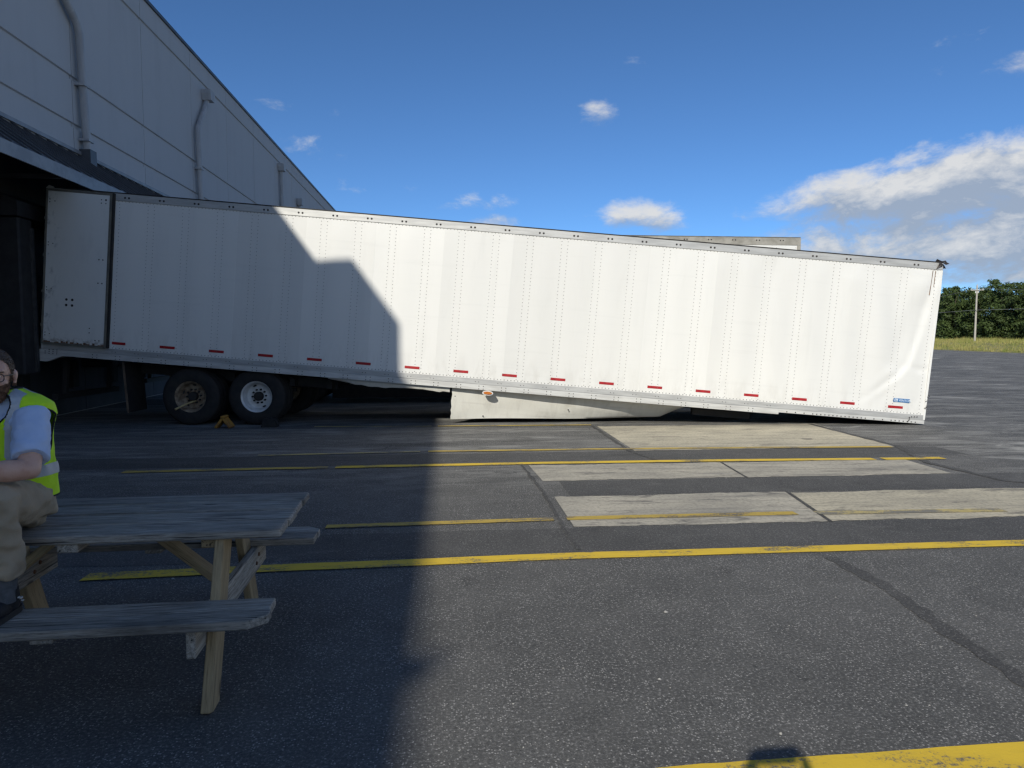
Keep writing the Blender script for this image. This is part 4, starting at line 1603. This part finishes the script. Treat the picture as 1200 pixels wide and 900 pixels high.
def head(mb, M):
    """add a head with brow, nose, cheeks, lips, chin and ears to the union; local x = person's left, y = forward, z = up"""
    R3 = M.to_3x3()
    P = lambda x, y, z: M @ V((x, y, z))
    E = lambda x, y, z, a, b, c, r=None: ell(mb, P(x, y, z), a, b, c, R3 @ r if r else R3)
    E(0, -.014, .030, .077, .097, .094)
    E(0, .028, -.040, .062, .064, .078)
    E(0, .045, .025, .062, .045, .055)
    E(0, .064, -.100, .030, .025, .024)
    E(0, .040, -.085, .048, .048, .036)
    for s in (-1, 1):
        E(s * .040, .060, -.028, .026, .024, .022)
        E(s * .030, .077, .024, .026, .014, .010)
        E(s * .012, .098, -.036, .0105, .011, .009)
        r = Matrix.Rotation(s * radians(-22), 3, 'Z')
        E(s * .081, -.008, -.008, .0075, .019, .032, r)
        E(s * .083, -.020, .004, .010, .007, .025, r)
        E(s * .080, .003, -.033, .007, .009, .011, r)
    cone(mb, P(0, .086, .016), .009, P(0, .108, -.030), .0125)
    E(0, .089, -.064, .024, .010, .0055)
    E(0, .089, -.074, .021, .010, .0065)


def scalp(x, y, z):
    """hair coverage 0..1 in head space"""
    line = .075 - .03 * abs(x) / .07
    if abs(x) > .0775 and z < .035 and y > -.045:
        return 0.0        # ears
    if .019 + .06 * (abs(x) - .012) * (.05 - abs(x)) * 8 < z < .0245 and .012 < abs(x) < .052 and y > .05:
        return .9
    if z > .02 and y < line - max(0, (.085 - z)) * .35:
        return 1.0
    if -.045 < z <= .02 and y < .020 - abs(z) * .25 and abs(x) > .03 and y > -.5:
        return .8 if y < -.022 or (y > -.0 and z > -.02) or z > .015 else 0.0
    if z <= .02 and y < -.03 and z > -.065:
        return .8
    return 0.0


def bearded(x, y, z):
    if z > -.028 or z < -.135 or y < -.002:
        return 0.0
    if abs(x) < .022 and -.082 < z < -.058 and y > .082:
        return 0.0            # mouth
    if z > -.05 and abs(x) < .016:
        return 0.0            # under the nose
    edge = -.030 - max(0, .062 - abs(x)) * .42
    if abs(x) < .032 and z > -.062:
        return .9             # moustache
    return 1.0 if z < edge else 0.0


def hair_on(body, M, cover, n, l0, l1, mat, name, parent, width=.0016, drop=.25, seed=3, cap=.003):
    rr = random.Random(seed)
    Mi = M.inverted()
    faces = []
    area = []
    for p in body.polygons:
        c = Mi @ p.center
        if abs(c.x) < .13 and abs(c.y) < .15 and -.16 < c.z < .16:
            cv = cover(c.x, c.y, c.z)
            if cv > 0:
                faces.append(p); area.append(p.area * cv)
    if not faces:
        return
    mb = MB()
    idx = {}
    for p in faces:     # a thin cap under the strands
        q = []
        for vi in p.vertices:
            if vi not in idx:
                v = body.vertices[vi]
                idx[vi] = len(mb.v)
                mb.v.append(tuple(v.co + v.normal * cap * (1 + .6 * mnoise.noise(v.co * 90))))
            q.append(idx[vi])
        mb.f.append(tuple(q))
    down = M.to_3x3() @ V((0, -.15, -1))
    for p in rr.choices(faces, weights=area, k=n):
        vs = [body.vertices[i].co for i in p.vertices]
        a, b = rr.random(), rr.random()
        c = vs[0].lerp(vs[1], a).lerp(vs[3 % len(vs)].lerp(vs[2], a), b)
        dn = (p.normal + down * drop + V((rr.uniform(-.4, .4), rr.uniform(-.4, .4), rr.uniform(-.4, .4)))).normalized()
        ln = rr.uniform(l0, l1)
        s = dn.cross(V((rr.uniform(-1, 1), rr.uniform(-1, 1), rr.uniform(-1, 1)))).normalized() * width
        mid = c + dn * ln * .55
        tip = mid + (dn + down * drop * 1.4).normalized() * ln * .45
        mb.add([c - s, c + s, mid + s * .8, mid - s * .8, tip], [(0, 1, 2, 3), (3, 2, 4)])
    me = bpy.data.meshes.new(name)
    me.from_pydata(mb.v, [], mb.f)
    me.materials.append(mat)
    me.shade_smooth()
    link(name, me, parent, kind='stuff')


def torso_ring(spec, phi):
    """spec: (centre, half width, half depth front, half depth back, left, fwd)"""
    c, a, bf, bb, l, f = spec
    s, k = sin(phi), cos(phi)
    e = .86
    sx = math.copysign(abs(s) ** e, s)
    ck = math.copysign(abs(k) ** e, k)
    return c + l * (a * sx) + f * ((bf if k > 0 else bb) * ck)


def loft(specs, n=72, closed=True):
    mb = MB()
    for sp_ in specs:
        for k in range(n):
            mb.v.append(tuple(torso_ring(sp_, 2 * pi * k / n)))
    for i in range(len(specs) - 1):
        for k in range(n):
            l = (k + 1) % n
            mb.f.append((i * n + k, i * n + l, (i + 1) * n + l, (i + 1) * n + k))
    if closed:
        mb.f.append(tuple(range(n - 1, -1, -1)))
        mb.f.append(tuple(range((len(specs) - 1) * n, len(specs) * n)))
    return mb


def lerp_specs(keys, m):
    """keys: list of (t, centre, a, bf, bb); smooth interpolation to m rings"""
    out = []
    for i in range(m):
        t = i / (m - 1)
        for k0, k1 in zip(keys, keys[1:]):
            if k0[0] <= t <= k1[0] + 1e-9:
                f = (t - k0[0]) / (k1[0] - k0[0])
                out.append((V(k0[1]).lerp(V(k1[1]), f), *[k0[j] + (k1[j] - k0[j]) * f for j in (2, 3, 4)]))
                break
    return out


def shoe(root, ankle, fdir, mark):
    l, f, u = basis_from(fdir)
    z0 = ankle.z - .095
    c = V((ankle.x, ankle.y, z0))
    mb = MB()
    B = Matrix((l, f, u)).transposed()
    ell(mb, c + f * -.03 + u * .052, .038, .055, .050, B)
    ell(mb, c + f * .05 + u * .042, .041, .085, .040, B)
    ell(mb, c + f * .13 + u * .034, .045, .065, .031, B)
    cone(mb, c + f * -.02 + u * .06, .047, c + f * -.005 + u * .125, .050, False)
    me = remesh(mb, .006, SHOE, 4)
    sh = link('shoe', me, root)
    mb = MB()
    pts = []
    for k in range(28):
        a = 2 * pi * k / 28
        yv = .055 + .145 * cos(a)
        wv = (.041 if yv < .03 else .041 + .007 * min(1, (yv - .03) / .09)) * abs(sin(a)) ** .6 * (1 if sin(a) > 0 else -1)
        pts.append((wv, yv))
    mb.prism(pts, 0.0, .026, frame(c, l, f, u))
    mb.build('sole', SOLE, sh, 40)
    if mark:
        mb = MB()
        for (dy, dz, r) in ((-.035, .070, .008), (-.018, .078, .006), (-.045, .055, .005)):
            q = c + f * dy + u * dz + l * .046
            mb.box(-r, r, -r * .5, r * .5, -.004, .004, frame(q, f, u, l))
        mb.build('mark', LOGO, sh)
    return sh


def person(root, J, fdir, hdir, mats, vest, voxel, hand_curl=.5, palms=None, lean=0.0):
    """J: joint positions in world space. Root is at the world origin of the figure; meshes are stored relative to it."""
    shirt_m, pants_m = mats
    l, f, u = basis_from(fdir)
    hl, hf, hu = basis_from(hdir)
    RI = root.matrix_world.inverted()
    for k in J:
        J[k] = RI @ V(J[k])
    pel, chest, nb, hc = J['pelvis'], J['chest'], J['neck'], J['head']
    HM = frame(hc, hl, hf, hu)
    # ---- body, one continuous skin
    mb = MB()
    B = Matrix((l, f, u)).transposed()
    keys = [(0, pel - u * .05, .135, .10, .11), (.25, pel.lerp(chest, .25), .145, .115, .10), (.5, pel.lerp(chest, .55), .145, .12, .10),
            (.75, chest, .165, .115, .105), (.92, chest.lerp(nb, .62), .150, .085, .085), (1, nb + u * .0, .065, .055, .06)]
    lf = loft([(c, a, bf, bb, l, f) for c, a, bf, bb in lerp_specs(keys, 26)], 40)
    mb.add(lf.v, lf.f)
    cone(mb, nb - u * .03, .066, hc + hf * -.012 - hu * .05, .056)
    head(mb, HM)
    for s in ('l', 'r'):
        limb(mb, [(J['sh_' + s], .058), (J['sh_' + s].lerp(J['el_' + s], .5), .052), (J['el_' + s], .043)])
        limb(mb, [(J['el_' + s], .043), (J['el_' + s].lerp(J['wr_' + s], .3), .048), (J['wr_' + s], .027)])
        limb(mb, [(J['hip_' + s], .085), (J['hip_' + s].lerp(J['kn_' + s], .5), .075), (J['kn_' + s], .054)])
        limb(mb, [(J['kn_' + s], .054), (J['kn_' + s].lerp(J['an_' + s], .3), .056), (J['an_' + s], .036)])
        d = (J['wr_' + s] - J['el_' + s]).normalized()
        if palms:
            pd, pn_, ts_ = palms[s]
        else:
            pd, pn_, ts_ = d, -u, (l if s == 'r' else -l)
        hand(mb, J['wr_' + s], pd, pn_, ts_, hand_curl)
        ell(mb, J['an_' + s] + f * .03 - u * .05, .034, .08, .03, B)
    body = remesh(mb, voxel, SKIN, 3)
    link('body', body, root)
    # ---- hair, beard, eyes, glasses
    hair_on(body, HM, scalp, 9000, .004, .010, HAIR, 'hair', root, .0010, .35, 3, .003)
    mats_extra = J.get('face', 1)
    if vest:
        hair_on(body, HM, bearded, 7000, .004, .011, BEARD, 'beard', root, .0009, .65, 5, .002)
    P = lambda x, y, z: HM @ V((x, y, z))
    for s in (-1, 1):
        mb = MB(); ell(mb, P(s * .030, .0795, .000), .0125, .0125, .0095, HM.to_3x3(), 3)
        e = mb.build('eye', EYEW, root, 60)
        mb = MB(); ell(mb, P(s * .030, .0905, .000), .0055, .0025, .0055, HM.to_3x3(), 2); mb.build('iris', IRIS, e, 60)
    if vest:
        mb = MB()
        for s in (-1, 1):
            pts = []
            for k in range(24):
                a = 2 * pi * k / 24
                pts.append(P(s * .033 + .026 * math.copysign(abs(cos(a)) ** .7, cos(a)), .105 - .10 * abs(.026 * cos(a) + .033) ** 1.4, -.004 + .018 * math.copysign(abs(sin(a)) ** .75, sin(a))))
            mb.tube(pts, .0021, 6, True)
            mb.tube([P(s * .058, .098, .004), P(s * .074, .075, .006), P(s * .0835, .02, .008), P(s * .084, -.008, .008), P(s * .083, -.026, -.006)], .0019, 6)
        mb.tube([P(-.008, .104, .0), P(0, .108, .004), P(.008, .104, .0)], .002, 6)
        gl = mb.build('glasses', FRAMEM, root, 50)
        mb = MB()
        for s in (-1, 1):
            ell(mb, P(s * .033, .1015, -.004), .0245, .0008, .0165, HM.to_3x3(), 2)
        mb.build('lens', LENS, gl, 60)
    # ---- t-shirt
    wr_s = lambda p: .005 * mnoise.noise(p * 14) + .008 * mnoise.noise(V((p.x * 14 + p.z * 12, p.y * 14, p.z * 24 + 4))) + .003 * mnoise.noise(p * 40)
    mb = MB()
    keys = [(0, pel - u * .04, .170, .150, .130), (.2, pel.lerp(chest, .2), .178, .165, .125), (.5, pel.lerp(chest, .55), .178, .155, .122),
            (.76, chest, .186, .138, .125), (.92, chest.lerp(nb, .60), .176, .100, .100), (1, nb + u * .012, .082, .070, .074)]
    lf = loft([(c, a, bf, bb, l, f) for c, a, bf, bb in lerp_specs(keys, 30)], 48)
    mb.add(lf.v, lf.f)
    for s in ('l', 'r'):
        a, b = J['sh_' + s], J['el_' + s]
        d = (b - a).normalized()
        ell(mb, a, .072, .072, .070)
        mb.cyl(a - d * .02, a + d * .225 * ((b - a).length / .28), .072, .074, 28)
        ell(mb, a.lerp(chest, .3) + u * .01, .08, .08, .065)
    me = remesh(mb, .008, shirt_m, 4, wr_s)
    link('tshirt', me, root)
    # ---- trousers
    fold = lambda p: (.013 * mnoise.noise(V((p.x * 15, p.y * 15, p.z * 10))) + .010 * (.5 - 2 * abs(mnoise.noise(V((p.x * 10 + p.z * 9, p.y * 11, p.z * 13))))))+ .008 * mnoise.noise(V((p.x * 8, p.y * 8 + 5, p.z * 26))) + .002 * mnoise.noise(p * 50)
    mb = MB()
    ell(mb, pel + u * .0, .185, .150, .115, B)
    ell(mb, pel + u * .05, .180, .150, .10, B)
    for s in ('l', 'r'):
        h, k, a = J['hip_' + s], J['kn_' + s], J['an_' + s]
        limb(mb, [(h, .118), (h.lerp(k, .5), .105), (k, .084)])
        e = k.lerp(a, .80)
        mb.cyl(k, k.lerp(a, .45), .084, .079, 28); mb.cyl(k.lerp(a, .45), e, .079, .075, 28)
        ell(mb, k.lerp(a, .45), .079, .079, .079)
    me = remesh(mb, .008, pants_m, 4, fold)
    link('trousers', me, root)
    for s in ('l', 'r'):
        mb = MB(); mb.tube([J['kn_' + s].lerp(J['an_' + s], t) for t in (.7, .85, 1.0)] + [J['an_' + s] - u * .03], [.058, .052, .047, .046], 20)
        mb.build('sock', SOCK, root, 50)
        shoe(root, J['an_' + s], J['foot_' + s] if 'foot_' + s in J else f, vest)
    if not vest:
        return
    # ---- hi-vis vest: a shell with an open front, arm holes and reflective bands
    wr_v = lambda p: .009 * mnoise.noise(V((p.x * 8, p.y * 8, p.z * 5))) + .007 * mnoise.noise(V((p.x * 20 + p.z * 9, p.y * 20, p.z * 11 + 3)))
    keys = [(0, pel + u * .025, .200, .185, .172), (.15, pel + u * .10, .198, .185, .158), (.40, pel.lerp(chest, .60), .196, .170, .142),
            (.62, chest + u * .015, .208, .150, .150), (.76, chest.lerp(nb, .42), .236, .128, .145), (.85, chest.lerp(nb, .76), .228, .112, .130), (.92, chest.lerp(nb, .98), .180, .095, .112), (.97, nb + u * .015, .130, .084, .096), (1, nb + u * .032, .096, .074, .086)]
    m, n = 104, 240
    specs = [(c, a, bf, bb, l, f) for c, a, bf, bb in lerp_specs(keys, m)]

    def point(i, k, off):
        p = torso_ring(specs[i], 2 * pi * k / n)
        c = specs[i][0]
        d = (p - c); d.z *= .2
        p = p + d.normalized() * (off + wr_v(p))
        return p

    def keep(i, k):
        t = i / (m - 1)
        ph = (k + .5) / n * 360
        ph = ph - 360 if ph > 180 else ph
        gap = 3 + max(0, (t - .45)) * 62
        if abs(ph) < gap:
            return False
        # arm holes
        cy = (abs(ph) - 74) / 33
        cz = (t - .605) / .20
        if cy * cy + cz * cz < 1:
            return False
        return True

    def shell(off, test, thick):
        mb = MB()
        idx = {}

        def vid(i, k):
            k %= n
            if (i, k) not in idx:
                idx[(i, k)] = len(mb.v)
                mb.v.append(tuple(point(i, k, off)))
            return idx[(i, k)]
        for i in range(m - 1):
            for k in range(n):
                if keep(i, k) and test(i, k):
                    mb.f.append((vid(i, k), vid(i, k + 1), vid(i + 1, k + 1), vid(i + 1, k)))
        return mb

    vm = shell(0, lambda i, k: True, .003)
    edges = {}
    for fc in vm.f:
        for a, b in zip(fc, fc[1:] + fc[:1]):
            e = (min(a, b), max(a, b))
            edges[e] = edges.get(e, 0) + 1
    bound = [e for e, c in edges.items() if c == 1]
    me = vm.mesh('vest', HIVIS, 80)
    vo = link('vest', me, root)
    sm = vo.modifiers.new('thick', 'SOLIDIFY'); sm.thickness = .003; sm.offset = -1
    # piping follows the open edges
    nxt = {}
    for a, b in bound:
        nxt.setdefault(a, []).append(b); nxt.setdefault(b, []).append(a)
    seen = set()
    mb = MB()
    for st_ in list(nxt):
        if st_ in seen:
            continue
        loop = [st_]; seen.add(st_)
        cur = st_
        while True:
            c = [q for q in nxt[cur] if q not in seen]
            if not c:
                break
            cur = c[0]; seen.add(cur); loop.append(cur)
        if len(loop) > 6:
            pts = [V(vm.v[q]) for q in loop]
            for _ in range(3):
                N_ = len(pts)
                pts = [(pts[(q - 1) % N_] + pts[q] * 2 + pts[(q + 1) % N_]) / 4 for q in range(N_)]
            mb.tube(pts, .0042, 6, True)
    mb.build('piping', PIPING, vo, 60)

    def lateral(i, k):
        c, a, *_ = specs[i]
        return abs((torso_ring(specs[i], 2 * pi * (k + .5) / n) - c).dot(l))

    def t_of(i):
        return i / (m - 1)
    band_v = lambda i, k: .098 + .0 * i <= lateral(i, k) <= .150 and (abs(((k + .5) / n * 360 + 180) % 360 - 180) < 78 or abs(((k + .5) / n * 360 + 180) % 360 - 180) > 104) and t_of(i) > .0
    band_h = lambda i, k: .22 < t_of(i) < .335
    mb = shell(.0035, lambda i, k: band_v(i, k) and not band_h(i, k), 0)
    mb.build('reflective_stripe', REFL, vo, 80)
    mb = shell(.0045, lambda i, k: band_h(i, k), 0)
    mb.build('reflective_stripe', REFL, vo, 80)


# seated man on the table edge, feet on the near bench
man = thing('person', 'bearded man in glasses and yellow hi-vis vest sitting on the picnic table', 'person', (-2.0, 3.55, .745))
bpy.context.view_layer.update()
fd = V((-.06, -.998, 0))
L_, F_, U_ = basis_from(fd)
SH = V((-.058, .0, .0))
pel = V((-2.015, 3.54, .86)) + SH
neck = V((-2.02, 3.455, 1.375)) + SH * .7
chest = pel.lerp(neck, .70) + F_ * -.005
JM = dict(pelvis=pel, chest=chest, neck=neck, head=V((-2.036, 3.385, 1.467)),
          sh_l=V((-1.878, 3.385, 1.272)), el_l=V((-1.800, 3.21, 1.072)), wr_l=V((-1.985, 3.01, 1.09)),
          sh_r=V((-2.200, 3.50, 1.272)) + SH, el_r=V((-2.265, 3.30, 1.07)) + SH, wr_r=V((-2.105, 3.03, 1.085)) + SH,
          hip_l=pel + L_ * .095 + F_ * .02, kn_l=V((-1.855, 3.12, .945)) + SH * .6, an_l=V((-1.872, 3.145, .545)) + SH * .3,
          hip_r=pel - L_ * .095 + F_ * .02, kn_r=V((-2.20, 3.20, .945)) + SH * .6, an_r=V((-2.21, 3.17, .545)) + SH * .3)
person(man, JM, fd, V((.36, -.933, 0)), (SHIRT, PANTS), True, .0055, .75,
       {'l': (V((-.85, -.35, -.25)), V((.2, .1, -1)), V((-.2, -.9, .3))), 'r': (V((.75, -.55, -.2)), V((0, .1, -1)), V((.3, -.9, .3)))})

# the photographer, whose shadow falls at the bottom of the view
ph = thing('person', 'photographer in dark jeans standing at the camera, holding up a phone', 'person', (.08, -.40, 0))
bpy.context.view_layer.update()
JP = dict(pelvis=V((.08, -.40, .97)), chest=V((.08, -.39, 1.31)), neck=V((.08, -.37, 1.52)), head=V((.08, -.315, 1.645)),
          sh_l=V((-.11, -.38, 1.44)), el_l=V((-.13, -.24, 1.27)), wr_l=V((-.075, -.075, 1.59)),
          sh_r=V((.27, -.38, 1.44)), el_r=V((.19, -.24, 1.27)), wr_r=V((.172, -.075, 1.59)),
          hip_l=V((-.01, -.40, .94)), kn_l=V((-.03, -.37, .52)), an_l=V((-.04, -.42, .095)),
          hip_r=V((.17, -.40, .94)), kn_r=V((.19, -.38, .52)), an_r=V((.20, -.43, .095)))
person(ph, JP, V((0, 1, 0)), V((0, 1, 0)), (simple('grey_tshirt', (.18, .19, .21), None, 8, .9), DARKP), False, .0065, .8,
       {'l': (V((.25, .15, 1)), V((1, .1, -.1)), V((.1, -1, .1))), 'r': (V((-.25, .15, 1)), V((-1, .1, -.1)), V((-.1, -1, .1)))})
t = thing('phone', 'black phone held up sideways by the photographer', 'phone', (.072, -.016, 1.662))
mb = MB(); mb.box(-.075, .075, -.004, .004, -.037, .037, None, .002); mb.build('case', PHONE, t)
mb = MB(); mb.box(-.071, .071, -.006, -.0045, -.034, .034); mb.build('screen', IRIS, t)
